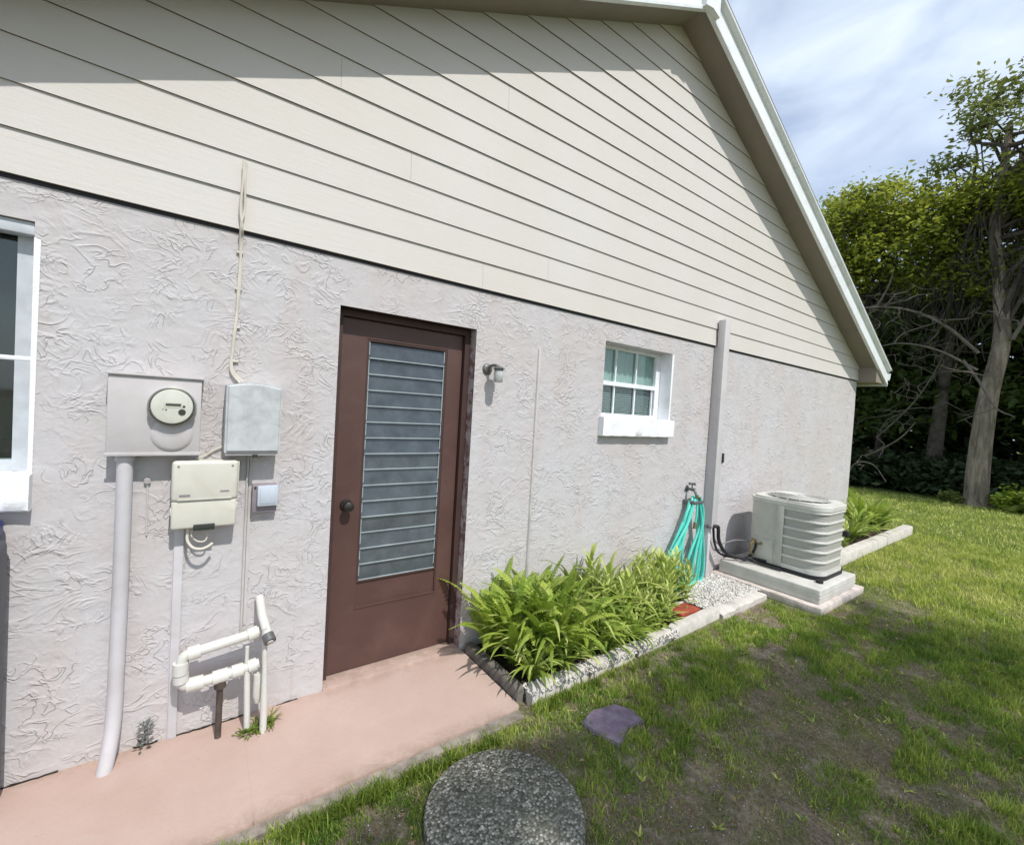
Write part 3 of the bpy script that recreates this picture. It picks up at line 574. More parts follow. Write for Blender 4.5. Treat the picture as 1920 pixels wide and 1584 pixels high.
# chalky box
t = empty('utility_box', (-.38, 0, 1.3), 'chalky grey weathered box with an arched lid, right of the round meter', 'electrical box')
s = MB(); pts = [(-.497, 1.322), (-.272, 1.322), (-.270, 1.630)]+[(-.27-.225*i/8, 1.630+.018*math.sin(math.pi*i/8)) for i in range(1, 8)]+[(-.497, 1.630)]
s.prism_xz(pts, -.115, .004); o = s.build('cover', 'galv', t)
bm = bmesh.new(); bm.from_mesh(o.data); bmesh.ops.bevel(bm, geom=[e for e in bm.edges if all(v.co.y < -.11 for v in e.verts)], offset=.010, segments=3, affect='EDGES'); bm.to_mesh(o.data); bm.free()
s = MB(); s.box(-.492, -.277, -.100, -.001, 1.309, 1.3215); s.build('bottom_plate', 'greybox', t)
s = MB(); s.tube([(-.375, -.108, 1.312), (-.375, -.108, 1.300)], .011, 12); s.build('latch', 'darkink', t)
# cream network box
t = empty('telephone_box', (-.56, 0, .97), 'cream plastic telephone junction box with a dangling cable loop, below the round meter', 'junction box')
s = MB(); s.bevbox(-.684, -.436, -.095, -.012, 1.105, 1.285, .016, 0, 4); s.box(-.66, -.46, -.013, .003, 1.0, 1.25); s.build('upper_cover', 'cream', t)
s = MB(); s.bevbox(-.682, -.438, -.088, -.010, .982, 1.108, .010, 0, 3); s.build('lower_cover', 'cream', t)
s = MB(); s.bevbox(-.686, -.672, -.082, -.03, 1.045, 1.075, .003); s.bevbox(-.448, -.434, -.082, -.03, 1.06, 1.09, .003); s.box(-.66, -.46, -.0962, -.094, 1.112, 1.118); s.bevbox(-.45, -.432, -.08, -.02, 1.115, 1.28, .004); s.build('hinge_clip', 'cream', t)
s = MB(); s.bevbox(-.600, -.520, -.0925, -.05, .972, 1.000, .003); s.build('cable_entry', 'darkink', t)
s = MB(); s.tube(smooth_path([(-.615, -.05, .985), (-.62, -.06, .93), (-.60, -.075, .895), (-.57, -.08, .885), (-.545, -.075, .89), (-.525, -.06, .90)]), .006, 8)
s.tube(smooth_path([(-.60, -.05, .985), (-.605, -.055, .945), (-.58, -.06, .915), (-.55, -.06, .92), (-.545, -.05, .98)]), .0035, 8); s.build('cable_loop', 'cable', t)
for x_, z_ in ((-.66, 1.262), (-.46, 1.262)):
    s = MB(); s.tube([(x_, -.0948, z_), (x_, -.0975, z_)], .0045, 10); s.build('screw', 'sensordark', t)
s = MB(); s.box(-.655, -.615, -.0958, -.0952, 1.127, 1.137); s.build('moulded_mark', 'sensordark', t)
s = MB(); s.box(-.505, -.470, -.0958, -.0952, 1.142, 1.150); s.build('moulded_mark', 'sensordark', t)
# sensor box
t = empty('small_grey_box', (-.315, 0, 1.02), 'small pale blue-grey square box under the chalky grey box', 'electrical box')
s = MB(); s.bevbox(-.372, -.264, -.040, .004, 1.020, 1.158, .005); s.build('base', 'sensordark', t)
s = MB(); s.bevbox(-.352, -.262, -.064, -.0405, 1.055, 1.155, .006); s.bevbox(-.340, -.274, -.0665, -.063, 1.067, 1.143, .002); s.build('cover', 'sensor', t)
s = MB(); s.tube([(-.36, -.041, 1.145), (-.36, -.045, 1.145)], .005, 10); s.build('screw', 'darkink', t)
# thin cables
s = MB(); s.tube(smooth_path([(-.462, -.038, 2.668), (-.462, -.040, 2.60), (-.468, -.038, 2.45), (-.458, -.036, 2.36), (-.456, -.010, 2.31), (-.462, -.008, 2.10), (-.464, -.009, 1.95), (-.473, -.009, 1.80), (-.478, -.012, 1.70), (-.44, -.02, 1.645)]), .0058, 8)
s.tube(smooth_path([(-.452, -.040, 2.662), (-.455, -.042, 2.58), (-.452, -.039, 2.45), (-.464, -.040, 2.37), (-.462, -.012, 2.29), (-.455, -.009, 2.12), (-.468, -.008, 1.93), (-.476, -.010, 1.78), (-.470, -.012, 1.70), (-.43, -.02, 1.65)]), .0048, 8)
for z in (2.25, 2.08, 1.9, 1.74): s.bevbox(-.475, -.448, -.012, .001, z, z+.010, .002)
tag(s.build('cable', 'cable'), 'pair of thin cream cables climbing from the chalky box up onto the siding', 'cable')
s = MB(); s.tube([(-.392, -.006, 1.318), (-.392, -.006, .42)], .0055, 8); s.box(-.384, -.372, -.006, .001, .46, 1.30); s.box(-.40, -.386, -.007, .001, 1.29, 1.305)
tag(s.build('cable', 'caulk'), 'thin straight painted cable dropping between the cream box and the small blue-grey box', 'cable')
s = MB(); s.bevbox(-.667, -.632, -.014, .001, .0, .985, .003); s.box(-.671, -.6675, -.006, .001, .0, .985)
tag(s.build('cable_cover', 'conduit'), 'flat painted cable cover strip running down behind the white pipe loop', 'cable cover')
s = MB(); s.tube(smooth_path([(-.60, -.02, 1.288), (-.565, -.012, 1.30), (-.53, -.01, 1.325), (-.49, -.012, 1.345)]), .0035, 8)
tag(s.build('cable', 'cable'), 'short slanting cable between the cream box and the chalky grey box', 'cable')
s = MB(); s.bevbox(1.374, 1.392, -.010, .001, .30, 2.04, .003); s.box(1.3705, 1.3738, -.004, .001, .3, 2.038)
tag(s.build('cable_cover', 'caulk'), 'narrow vertical cable strip between the wall lamp and the small window', 'cable cover')
# small pipe stub and crack debris near conduit
s = MB(); s.tube([(-.770, 0, 1.195), (-.768, -.018, 1.190)], .012, 12); s.tube([(-.768, -.006, 1.19), (-.765, -.006, .95)], .003, 8)
tag(s.build('wall_stub', 'greybox'), 'tiny painted pipe stub on the wall right of the thick conduit', 'pipe stub')
# white pvc loop
t = empty('drain_pipe_assembly', (-.46, -.1, .0), 'white plastic drain pipe loop standing in front of the wall left of the door', 'pipe')
s = MB(); Y = -.108; pr = .0225
s.tube(smooth_path([(-.325, Y, .462), (-.40, Y, .450), (-.50, Y, .438), (-.585, Y, .427), (-.612, Y, .418), (-.622, Y, .395), (-.624, Y, .350), (-.622, Y, .310), (-.608, Y, .288), (-.58, Y, .283), (-.50, Y, .286), (-.42, Y, .292), (-.32, Y, .305)], 5), pr, 14)
s.build('loop_pipe', 'pvc', t)
for a, b in (((-.600, Y, .4245), (-.555, Y, .431)), ((-.625, Y, .395), (-.6255, Y, .345)), ((-.624, Y, .34), (-.622, Y, .308)), ((-.603, Y, .2835), (-.575, Y, .283)), ((-.505, Y, .286), (-.445, Y, .290)), ((-.43, Y, .292), (-.385, Y, .295)), ((-.365, Y, .298), (-.33, Y, .304)), ((-.37, Y, .453), (-.33, Y, .461)), ((-.60, Y, .283), (-.54, Y, .284))):
    s = MB(); s.tube([a, b], .030, 16); s.build('fitting', 'pvc', t)
s = MB(); s.tube([(-.475, Y, .275), (-.475, Y, .235)], .024, 16); s.tube([(-.475, Y, .27), (-.476, Y, -.01)], .0135, 12); s.build('tee_drop_pipe', 'brownpipe_shadow', t)  # drop pipe whose dark colour includes the shadow under the tee
s = MB(); s.tube([(-.475, Y, .310), (-.475, Y, .262)], .0235, 16); s.build('tee', 'pvc', t)
s = MB(); s.tube([(-.372, Y, .315), (-.372, Y-.002, .40)], .0085, 10); s.build('thin_riser', 'pvc', t)
s = MB(); s.tube([(-.370, Y-.01, .285), (-.362, Y-.02, .03), (-.362, Y-.02, -.02)], .0135, 12); s.build('rear_drop_pipe', 'pvc', t)
s = MB(); s.tube([(-.318, -.01, .590), (-.312, -.09, .525), (-.293, -.19, .455)], .0195, 16); s.build('outlet_stub', 'pvc', t)
s = MB(); s.tube([(-.2975, -.175, .466), (-.289, -.205, .445)], .0265, 16); s.build('stub_cap', 'pewter', t)
s = MB(); s.tube([(-.2885, -.2065, .444), (-.288, -.210, .4415)], .014, 14); s.build('cap_bolt', 'pvc', t)
s = MB(); s.tube([(-.310, -.165, .50), (-.303, -.17, .30), (-.300, -.175, .14), (-.300, -.175, -.02)], [.011, .011, .0155, .0155], 14); s.build('front_drop_pipe', 'pvc', t)
s = MB(); s.tube([(-.322, -.12, .26), (-.320, -.12, .16), (-.322, -.12, .12)], [.02, .024, .012], 14); s.build('trap_cup', 'pvc', t)
# wall lamp
t = empty('wall_lamp', (.975, 0, 1.80), 'small dark metal jar lamp with frosted glass, on the wall right of the door', 'lamp')
s = MB(); s.lathe([(0, .016), (.022, .016), (.034, .010), (.038, .001), (.038, 0)], (.950, 0, 1.852), (0, -1, 0), 28); s.build('backplate', 'pewter', t)
s = MB(); s.tube(smooth_path([(.950, -.012, 1.852), (.955, -.04, 1.872), (.968, -.07, 1.876), (.982, -.09, 1.866)]), .010, 12); s.tube([(.982, -.09, 1.868), (.982, -.09, 1.854)], [.022, .042], 20); s.tube([(.982, -.09, 1.854), (.982, -.09, 1.842)], .030, 20); s.build('arm', 'pewter', t)
s = MB(); s.lathe([(.027, .0), (.031, -.010), (.031, -.072), (.026, -.078), (.0, -.078)], (.982, -.09, 1.844), (0, 0, 1), 24); s.build('glass_jar', 'lampglass', t)
# line chase (tall box)
t = empty('line_set_cover', (3.69, 0, .55), 'tall square grey refrigerant line cover rising past the siding beside the coiled hose', 'pipe cover')
s = MB(); s.bevbox(3.640, 3.735, -.105, -.0325, .55, 2.615, .004); s.box(3.646, 3.729, -.034, .002, .552, 2.358); s.bevbox(3.650, 3.725, -.036, -.024, 2.44, 2.61, .002)
s.build('upper_cover', 'chase', t)
s = MB(); s.bevbox(3.655, 3.700, -.070, .001, .02, .525, .004); s.build('lower_cover', 'conduit', t)
s = MB(); s.bevbox(3.632, 3.742, -.108, -.001, .530, .552, .003); s.build('end_collar', 'sensordark', t)
s = MB(); s.bevbox(3.93, 3.955, -.016, .001, 1.17, 1.27, .004); tag(s.build('wall_bracket', 'darkink'), 'little dark bracket screwed to the stucco right of the tall line cover', 'bracket')
# spigot
t = empty('hose_bib', (3.33, 0, .93), 'grey metal outdoor tap on the wall above the teal hose', 'tap')
s = MB(); s.lathe([(.03, 0), (.03, .006), (.012, .008), (.012, .05), (.016, .052), (.016, .085), (.0, .087)], (3.33, 0, .93), (0, -1, 0), 18); s.tube(smooth_path([(3.33, -.06, .93), (3.33, -.085, .92), (3.33, -.10, .895), (3.33, -.105, .875)]), .012, 12); s.build('body', 'dkmetal', t)
s = MB(); s.tube([(3.33, -.055, .94), (3.33, -.055, .985)], .006, 8); s.tube([(3.29, -.055, .985), (3.37, -.055, .985)], .010, 8); s.tube([(3.33, -.09, .985), (3.33, -.02, .985)], .010, 8); s.build('handle', 'dkmetal', t)
# hose
t = empty('garden_hose', (3.35, -.08, .2), 'teal garden hose hanging in many loops on the wall beside the tall line cover', 'hose')
s = MB(); ht = []
loops = [(2.88, .02, 3.40, -.02), (2.94, .00, 3.36, .02), (3.00, .00, 3.46, -.02), (3.06, .04, 3.52, .0), (2.84, .06, 3.34, .04), (3.12, .0, 3.56, -.03), (3.20, .0, 3.50, .02), (2.92, .03, 3.28, .06), (3.04, .04, 3.42, .02)]
P = []
for i, (xa, za, xb, zb) in enumerate(loops):
    y = -.065-.011*(i % 5)-.01*random.random(); zt = .845-.012*(i % 4); xt = 3.34+.012*(i % 3)
    P += [(xt-.055, y, zt-.02), (xt-.16, y-.01, zt-.22), (xa, y-.01, za+.16), (xa+.04, y, za+.03), ((xa+xb)/2, y-.02, .03), (xb-.02, y, zb+.02), (xb, y-.01, zb+.22), (xt+.10, y-.01, zt-.20), (xt+.05, y, zt-.01), (xt, y+.004, zt+.012)]
s.tube(smooth_path(P, 6), .0128, 8); s.build('coil', 'hose', t)
s = MB(); s.tube(smooth_path([(3.33, -.105, .875), (3.335, -.115, .82), (3.32, -.13, .70), (3.30, -.13, .62)]), .0105, 8); s.build('lead', 'hose', t)
s = MB(); s.tube([(3.30, -.13, .63), (3.295, -.132, .57)], [.014, .018], 12); s.build('coupling', 'brass', t)
s = MB(); s.tube([(3.333, -.11, .885), (3.335, -.113, .85)], .017, 10); s.build('coupling', 'brass', t)
s = MB(); s.bevbox(3.27, 3.42, -.13, .001, .795, .83, .01); s.tube([(3.345, -.02, .83), (3.345, -.12, .835), (3.345, -.14, .87)], .008, 8); tag(s.build('hose_hanger', 'dkmetal'), 'metal hanger bracket carrying the coiled teal hose', 'hanger')
# bin at the left edge
t = empty('waste_bin', (-1.5, -.1, 0), 'slim charcoal bin with a blue lid, under the dark-paned window at the left edge', 'bin')
s = MB(); s.bevbox(-1.66, -1.168, -.19, -.03, .005, 1.00, .03, 0, 4); s.build('body', 'greybin', t)
s = MB(); s.bevbox(-1.68, -1.182, -.205, -.02, 1.002, 1.075, .025, 0, 4); s.build('lid', 'bluebin', t)

# ================================================================== AC UNIT
s = MB(); s.bevbox(3.84, 4.90, -1.03, -.02, -.03, .035, .006); tag(s.build('base_slab', 'pinkblock'), 'thin pinkish slab lying under the grey equipment pad', 'slab')
s = MB(); s.bevbox(3.92, 4.80, -.985, -.06, .0355, .165, .012, 0, 3); s.box(3.918, 4.802, -.987, -.058, .085, .093); s.box(3.918, 4.802, -.987, -.058, .118, .124); tag(s.build('equipment_pad', 'padgrey'), 'thick grey ribbed pad carrying the air conditioner', 'pad')
AX0, AX1, AY0, AY1, AZ0, AZ1 = 4.16, 4.76, -.90, -.20, .195, .865
def rrect(x0, x1, y0, y1, r, n=8):
    pts = []
    for cx, cy, a in ((x1-r, y0+r, -90), (x1-r, y1-r, 0), (x0+r, y1-r, 90), (x0+r, y0+r, 180)):
        for k in range(n+1): t = R(a+90*k/n); pts.append((cx+r*math.cos(t), cy+r*math.sin(t)))
    return pts
def rr_prism(mb, x0, x1, y0, y1, z0, z1, r, mi=0):
    p = rrect(x0, x1, y0, y1, r); n = len(p); mb.add([(x, y, z0) for x, y in p]+[(x, y, z1) for x, y in p], [(i, (i+1) % n, (i+1) % n+n, i+n) for i in range(n)], mi, True)
    mb.add([(x, y, z1) for x, y in p], [tuple(range(n))], mi); mb.add([(x, y, z0) for x, y in p], [tuple(range(n-1, -1, -1))], mi); return mb
t = empty('air_conditioner', (4.46, -.55, .165), 'grey-green air conditioning condenser with horizontal louvres standing on the pad', 'air conditioner')
s = MB(); rr_prism(s, AX0+.02, AX1-.02, AY0+.02, AY1-.02, .20, .85, .12); s.build('coil_core', 'ac_dark', t)
s = MB(); rr_prism(s, AX0-.012, AX1+.012, AY0-.012, AY1+.012, .172, .205, .13); s.build('base_pan', 'black', t)
for (x, y) in ((AX0+.05, AY0+.05), (AX1-.05, AY0+.05), (AX0+.05, AY1-.05), (AX0-.02, AY0+.0)): s = MB(); s.tube([(x, y, .166), (x, y, .19)], .03, 12); s.build('foot', 'black', t)
# sheet casing: louvred wrap built as a stepped skin round the cabinet, plain panel on the left rear
def skin(mb, prof, keep):
    rings = []
    for off, z in prof: rings.append([(x, y, z) for x, y in rrect(AX0-off, AX1+off, AY0-off, AY1+off, .14, 10)])
    n = len(rings[0]); vs = [p for r_ in rings for p in r_]; fs = []
    for j in range(len(rings)-1):
        for i in range(n):
            a, b = rings[j][i], rings[j][(i+1) % n]
            if keep((a[0]+b[0])/2, (a[1]+b[1])/2): fs.append((j*n+i, j*n+(i+1) % n, (j+1)*n+(i+1) % n, (j+1)*n+i))
    mb.add(vs, fs, 0, False)
ysplit = AY0+.40
def rrect(x0, x1, y0, y1, r, n=8):
    pts = []
    for cx, cy, a in ((x1-r, y0+r, -90), (x1-r, y1-r, 0), (x0+r, y1-r, 90), (x0+r, y0+r, 180)):
        for k in range(n+1): t_ = R(a+90*k/n); pts.append((cx+r*math.cos(t_), cy+r*math.sin(t_)))
        if a == 90: pts.append((x0, ysplit))      # break in the left face for the panel
    return pts
louv = lambda x, y: not (x < AX0+.001 and y > ysplit) and not (x < AX0+.15 and y > AY1-.15)
ribs = [[(.004, .205), (.004, .245)]]; bands = []; nl = 6; lh = (.80-.245)/nl
for i in range(nl):
    zb = .245+i*lh; bands.append([(.0035, zb), (-.007, zb+.004), (-.004, zb+lh*.76), (.002, zb+lh*.77)]); ribs.append([(.002, zb+lh*.77), (.006, zb+lh*.84), (.0065, zb+lh*.94), (.0035, zb+lh)])
ribs[-1].append((.003, .812))
s = MB(); [skin(s, p_, louv) for p_ in bands]; s.build('grille', 'ac_grille', t)
for p_ in ribs:
    s = MB(); skin(s, p_, louv); s.build('casing_rib', 'ac_top', t)
s = MB(); skin(s, [(.004, .205), (.004, .812)], lambda x, y: not louv(x, y)); s.bevbox(AX0-.011, AX0-.002, ysplit-.055, ysplit+.012, .206, .811, .003)
s.build('service_panel', 'ac', t)
s = MB(); s.bevbox(AX0-.010, AX0+.01, ysplit+.03, AY1-.07, .24, .44, .003); s.build('valve_panel', 'ac', t)
s = MB()
for off, z0, z1 in ((.012, .8125, .850),): rr_prism(s, AX0-off, AX1+off, AY0-off, AY1+off, z0, z1, .15)
rr_prism(s, AX0+.015, AX1-.015, AY0+.015, AY1-.015, .851, .868, .13); s.build('top_cover', 'ac_top', t)
s = MB(); cx, cy = (AX0+AX1)/2, (AY0+AY1)/2
for k in range(9): 
    r_ = .06+.025*k; s.tube([(cx+r_*math.cos(a*math.pi/16), cy+r_*1.08*math.sin(a*math.pi/16), .884+.012*(1-k/9)) for a in range(33)], .003, 6, 0, False)
for k in range(8):
    a = math.pi*k/8; s.tube([(cx+.27*math.cos(a), cy+.29*math.sin(a), .872), (cx, cy, .90), (cx-.27*math.cos(a), cy-.29*math.sin(a), .872)], .003, 6)
s.build('fan_guard', 'ac_top', t)
s = MB(); s.lathe([(0, .0), (.268, 0)], (cx, cy, .8695), (0, 0, 1), 40); s.build('fan_opening', 'ac_dark', t)
s = MB(); s.bevbox(AX1-.035, AX1+.026, AY0-.016, AY0+.055, .52, .58, .01); s.build('corner_clip', 'black', t)
s = MB(); s.tube([(AX0-.01, AY1-.09, .40), (AX0-.05, AY1-.10, .40)], .018, 12); s.tube([(AX0-.01, AY1-.16, .385), (AX0-.05, AY1-.16, .385)], .014, 12); s.tube([(AX0-.05, AY1-.09, .43), (AX0-.05, AY1-.10, .36)], .012, 10)
s.tube(smooth_path([(AX0-.045, AY1-.10, .40), (AX0-.08, AY1-.09, .36), (AX0-.07, AY1-.09, .28), (AX0-.03, AY1-.10, .25)]), .010, 8); s.build('service_valve', 'brass', t)
s = MB()
s.tube(smooth_path([(3.64, -.06, .542), (3.70, -.118, .545), (3.76, -.11, .52), (3.81, -.10, .38), (3.92, -.12, .25), (4.04, -.20, .205), (4.14, -.30, .205), (AX0-.01, -.42, .21)]), .018, 10)
s.tube(smooth_path([(3.735, -.07, .53), (3.78, -.07, .36), (3.87, -.08, .24), (4.00, -.16, .20), (4.10, -.26, .21), (4.14, -.30, .30), (AX0-.03, AY1-.12, .38)]), .012, 8)
s.tube(smooth_path([(4.02, -.25, .195), (4.06, -.30, .225), (4.10, -.34, .19), (4.11, -.45, .185), (4.12, -.58, .185)]), .014, 8)
tag(s.build('refrigerant_line', 'black'), 'black insulated refrigerant lines sagging from the tall cover to the air conditioner', 'pipe')
s = MB(); s.tube(smooth_path([(3.82, -.03, .40), (3.90, -.05, .32), (4.00, -.07, .33), (4.10, -.13, .36), (AX0-.0, AY1-.06, .38)]), .007, 8)
tag(s.build('power_whip', 'sensordark'), 'thin grey power cable looping into the air conditioner', 'cable')

# ================================================================== BED EDGING
def rough_block(name, p0, p1, w, h, mat, label, cat, group=None, amp=.010, seed=0, z0=-.04):
    p0, p1 = Vector((*p0, 0)), Vector((*p1, 0)); d = p1-p0; L = d.length; d.normalize(); nrm = Vector((-d.y, d.x, 0)); n = max(4, int(L/.03)); prof = [(-.5, 0), (-.5, .85), (-.40, 1), (0, 1.02), (.40, 1), (.5, .85), (.5, 0)]
    s = MB(); vs = []
    for i in range(n+1):
        e = .012 if i in (0, n) else 0
        for a, b in prof:
            q = p0+d*(L*i/n)+nrm*(a*(w-e)); z = z0+b*(h-z0-(e if b > .5 else 0)); nn = mnoise.noise_vector(Vector((q.x*11+seed, q.y*11, z*11)))*amp
            vs.append((q.x+nn.x, q.y+nn.y, z+(nn.z*.8 if b > .5 else 0)))
    k = len(prof); fs = [(i*k+j, (i+1)*k+j, (i+1)*k+j+1, i*k+j+1) for i in range(n) for j in range(k-1)]+[tuple(range(k)), tuple(n*k+j for j in reversed(range(k)))]
    s.add(vs, fs, 0, True); o = s.build(name, mat); tag(o, label, cat, group); return o
rough_block('bed_edging', (.905, -.03), (.912, -.60), .065, .055, 'timber', 'dark weathered timber edging between the pink walk and the fern bed', 'edging', amp=.006)
edg = [((.955, -.622), (1.40, -.612), 'near'), ((1.425, -.610), (1.86, -.60), 'second'), ((1.885, -.60), (2.30, -.585), 'third')]
G1 = 'rough pale edging blocks along the front of the fern bed'
rough_block('edging_block', *edg[0][:2], .075, .05, 'pale_concrete', 'crumbling pale edging block at the corner nearest the pink walk', 'edging block', G1, .013, 1)
rough_block('edging_block', *edg[1][:2], .075, .045, 'pale_concrete', 'crumbling pale edging block in the middle of the fern bed front, second from the walk', 'edging block', G1, .013, 2)
rough_block('edging_block', *edg[2][:2], .080, .045, 'pale_concrete', 'crumbling pale edging block just before the straight smooth edging beam', 'edging block', G1, .012, 3)
rough_block('edging_beam', (2.32, -.59), (2.98, -.565), .075, .060, 'pale_concrete', 'straight smooth pale edging beam beside the red clay patch', 'edging beam', None, .004, 4)
rough_block('edging_block', (3.00, -.56), (3.80, -.54), .13, .022, 'pale_concrete', 'low white gravelly edging in front of the pebbles beside the air conditioner pad', 'edging block', G1, .014, 5)
rough_block('edging_beam', (4.98, -.53), (8.95, -.47), .13, .10, 'pale_concrete', 'long pale concrete edging beam of the far flower bed past the air conditioner', 'edging beam', None, .004, 6)
s = MB(); s.bevbox(2.60, 2.86, -.50, -.36, -.01, .045, .008); o = s.build('red_brick', 'redbrick'); tag(o, 'red clay brick lying at the back corner of the fern bed', 'brick')
s = MB(); s.bevbox(2.62, 2.98, -.355, -.325, -.01, .05, .006); s.build('brick_trim', 'pinkblock', o)

# gravel
def pebbles(x0, x1, y0, y1, n, z, rmin, rmax):
    base = [(1, 0, 0), (-1, 0, 0), (0, 1, 0), (0, -1, 0), (0, 0, 1), (0, 0, -1)]; tri = [(0, 2, 4), (2, 1, 4), (1, 3, 4), (3, 0, 4), (2, 0, 5), (1, 2, 5), (3, 1, 5), (0, 3, 5)]
    B = np.array(base, float); T = np.array(tri); c = np.c_[rng.uniform(x0, x1, n), rng.uniform(y0, y1, n), np.full(n, z)+rng.uniform(0, .012, n)]
    r = rng.uniform(rmin, rmax, (n, 1, 1))*rng.uniform(.6, 1.2, (n, 1, 3))*np.array([1, 1, .7]); a = rng.uniform(0, 6.28, n); ca, sa = np.cos(a), np.sin(a)
    V = B[None]*r; X = V[..., 0]*ca[:, None]-V[..., 1]*sa[:, None]; Yv = V[..., 0]*sa[:, None]+V[..., 1]*ca[:, None]
    V = np.stack([X, Yv, V[..., 2]], -1)+c[:, None]; F = (T[None]+6*np.arange(n)[:, None, None]).reshape(-1, 3)
    return V.reshape(-1, 3), F, np.repeat(rng.random(n), 6)
M['pebble'] = m_leaf('white_pebble', [(.42, .38, .33), (.60, .57, .52), (.78, .76, .72)], 0.0, .8, 8)
V, F, T = pebbles(2.93, 3.84, -.52, -.02, 4200, 0.014, .006, .016)
tag(np_mesh('gravel', V, F, 'pebble', T), 'white pebbles between the fern bed and the air conditioner pad', 'gravel', None, 'stuff')

s = MB(); s.prism_xy([(2.99, -.50), (3.83, -.50), (3.83, -.02), (2.92, -.02)], -.05, .016); tag(s.build('gravel_bed', 'pale_concrete'), kind='structure')
V, F, T = pebbles(.94, 2.34, -.672, -.565, 1500, .020, .005, .013); V[:, 2] += .012
k_ = 6*np.arange(len(V)//6); off = np.repeat(np.maximum(0, -.035*np.abs((V[k_, 1]+.612)/.05)), 6); V[:, 2] += off
tag(np_mesh('gravel', V, F, 'pebble', T), 'white stone chips strewn over the crumbling edging of the fern bed', 'gravel', None, 'stuff')
# round paver & stone
s = MB(); s.lathe([(0, 0), (.305, 0), (.314, -.006), (.318, -.02), (.316, -.055)], (.435, -1.135, .018), (0, 0, 1), 64)
tag(s.build('stepping_stone', 'aggregate'), 'round exposed-aggregate stepping stone at the bottom edge of the lawn', 'stepping stone')
s = MB(); pts = [(1.085, -.905), (1.20, -.868), (1.345, -.895), (1.41, -.99), (1.385, -1.075), (1.27, -1.06), (1.20, -1.10), (1.13, -1.125), (1.09, -1.02)]
s.prism_xy(pts, -.05, -.012); o = s.build('flat_stone', 'purple'); tag(o, 'purplish broken flat stone sunk in the lawn', 'stone')
bm = bmesh.new(); bm.from_mesh(o.data); bmesh.ops.bevel(bm, geom=[e for e in bm.edges if all(v.co.z > -.02 for v in e.verts)], offset=.006, segments=2, affect='EDGES'); bm.to_mesh(o.data); bm.free()

# ================================================================== GRASS
def strip(mb_v, mb_f, tones, base, az, L, w, rise, droop, segs=7, tone=.5, fold=.25, twist=0, tipw=.05):
    p = Vector(base); el = rise; step = L/segs; o = len(mb_v); side = Vector((-math.sin(az+twist), math.cos(az+twist), 0))
    for i in range(segs+1):
        t = i/segs; ww = w*(math.sin(math.pi*min(1, .18+t*.82))**.7 if t < 1 else tipw)*(1 if t > .05 else .7)
        d = Vector((math.cos(az)*math.cos(el), math.sin(az)*math.cos(el), math.sin(el))); nn = d.cross(side).normalized()
        mb_v += [tuple(p-side*ww/2-nn*ww*fold), tuple(p), tuple(p+side*ww/2-nn*ww*fold)]; tones += [tone]*3
        p = p+d*step; el -= droop/segs*(0.4+1.3*t)
    for i in range(segs):
        a = o+i*3; mb_f += [(a, a+1, a+4, a+3), (a+1, a+2, a+5, a+4)]
_perm = rng.random((64, 64))
def vnoise(x, y, s):
    x = x*s+100; y = y*s+100; xi = np.floor(x).astype(int); yi = np.floor(y).astype(int); fx = x-xi; fy = y-yi; fx = fx*fx*(3-2*fx); fy = fy*fy*(3-2*fy)
    g = lambda i, j: _perm[i % 64, j % 64]
    return (g(xi, yi)*(1-fx)+g(xi+1, yi)*fx)*(1-fy)+(g(xi, yi+1)*(1-fx)+g(xi+1, yi+1)*fx)*fy
def fbm(x, y, s): return .5*vnoise(x, y, s)+.3*vnoise(x+9, y+4, s*2.1)+.2*vnoise(x+3, y+17, s*4.3)
def inside_bed(x, y):
    b = (y > -.70-.03*vnoise(x, y, 8)) & (x < .90) & (x > -5)
    b |= (x > .84) & (x < 3.80) & (y > -.655)
    b |= (x > 3.78) & (x < 4.92) & (y > -1.045)
    b |= (x >= 4.9) & (x < 9.0) & (y > -.60)
    b |= (x > -3) & (x < 7.75) & (y > -.4)
    b |= (x-.435)**2+(y+1.135)**2 < .322**2
    b |= (np.abs(x-1.25) < .13) & (np.abs(y+.985) < .085)
    return b
def blades(x, y, h, wd, lean, tone, zb=-.034):
    n = len(x); a = rng.uniform(0, 6.283, n); la = rng.uniform(0, 6.283, n); dx, dy = np.cos(a)*wd, np.sin(a)*wd
    L = lean*h; lx, ly = np.cos(la)*L, np.sin(la)*L; hz = h*np.sqrt(np.maximum(.05, 1-lean**2*.6))
    b = np.stack([x, y, np.full(n, zb)], -1); V = np.empty((n, 5, 3))
    V[:, 0] = b+np.stack([-dx, -dy, 0*dx], -1); V[:, 1] = b+np.stack([dx, dy, 0*dx], -1)
    mid = b+np.stack([lx*.35, ly*.35, hz*.62], -1); V[:, 2] = mid+np.stack([dx*.8, dy*.8, 0*dx], -1); V[:, 3] = mid-np.stack([dx*.8, dy*.8, 0*dx], -1)
    V[:, 4] = b+np.stack([lx, ly, hz], -1)
    o = 5*np.arange(n)[:, None]; F = np.concatenate([np.array([[0, 1, 2]])+o, np.array([[0, 2, 3]])+o, np.array([[3, 2, 4]])+o])
    return V.reshape(-1, 3), F, np.repeat(tone, 5)
def field(n, x0, x1, y0, y1, pw):
    x = x0+(x1-x0)*rng.random(n)**pw; y = rng.uniform(y0, y1, n); return x, y
GV = []; GF = []; GT = []; SV = []; SF = []; ST = []
def push(lst, V, F, T):
    a, b, c = lst; o = sum(len(q) for q in a); a.append(V); b.append(F+o); c.append(T)
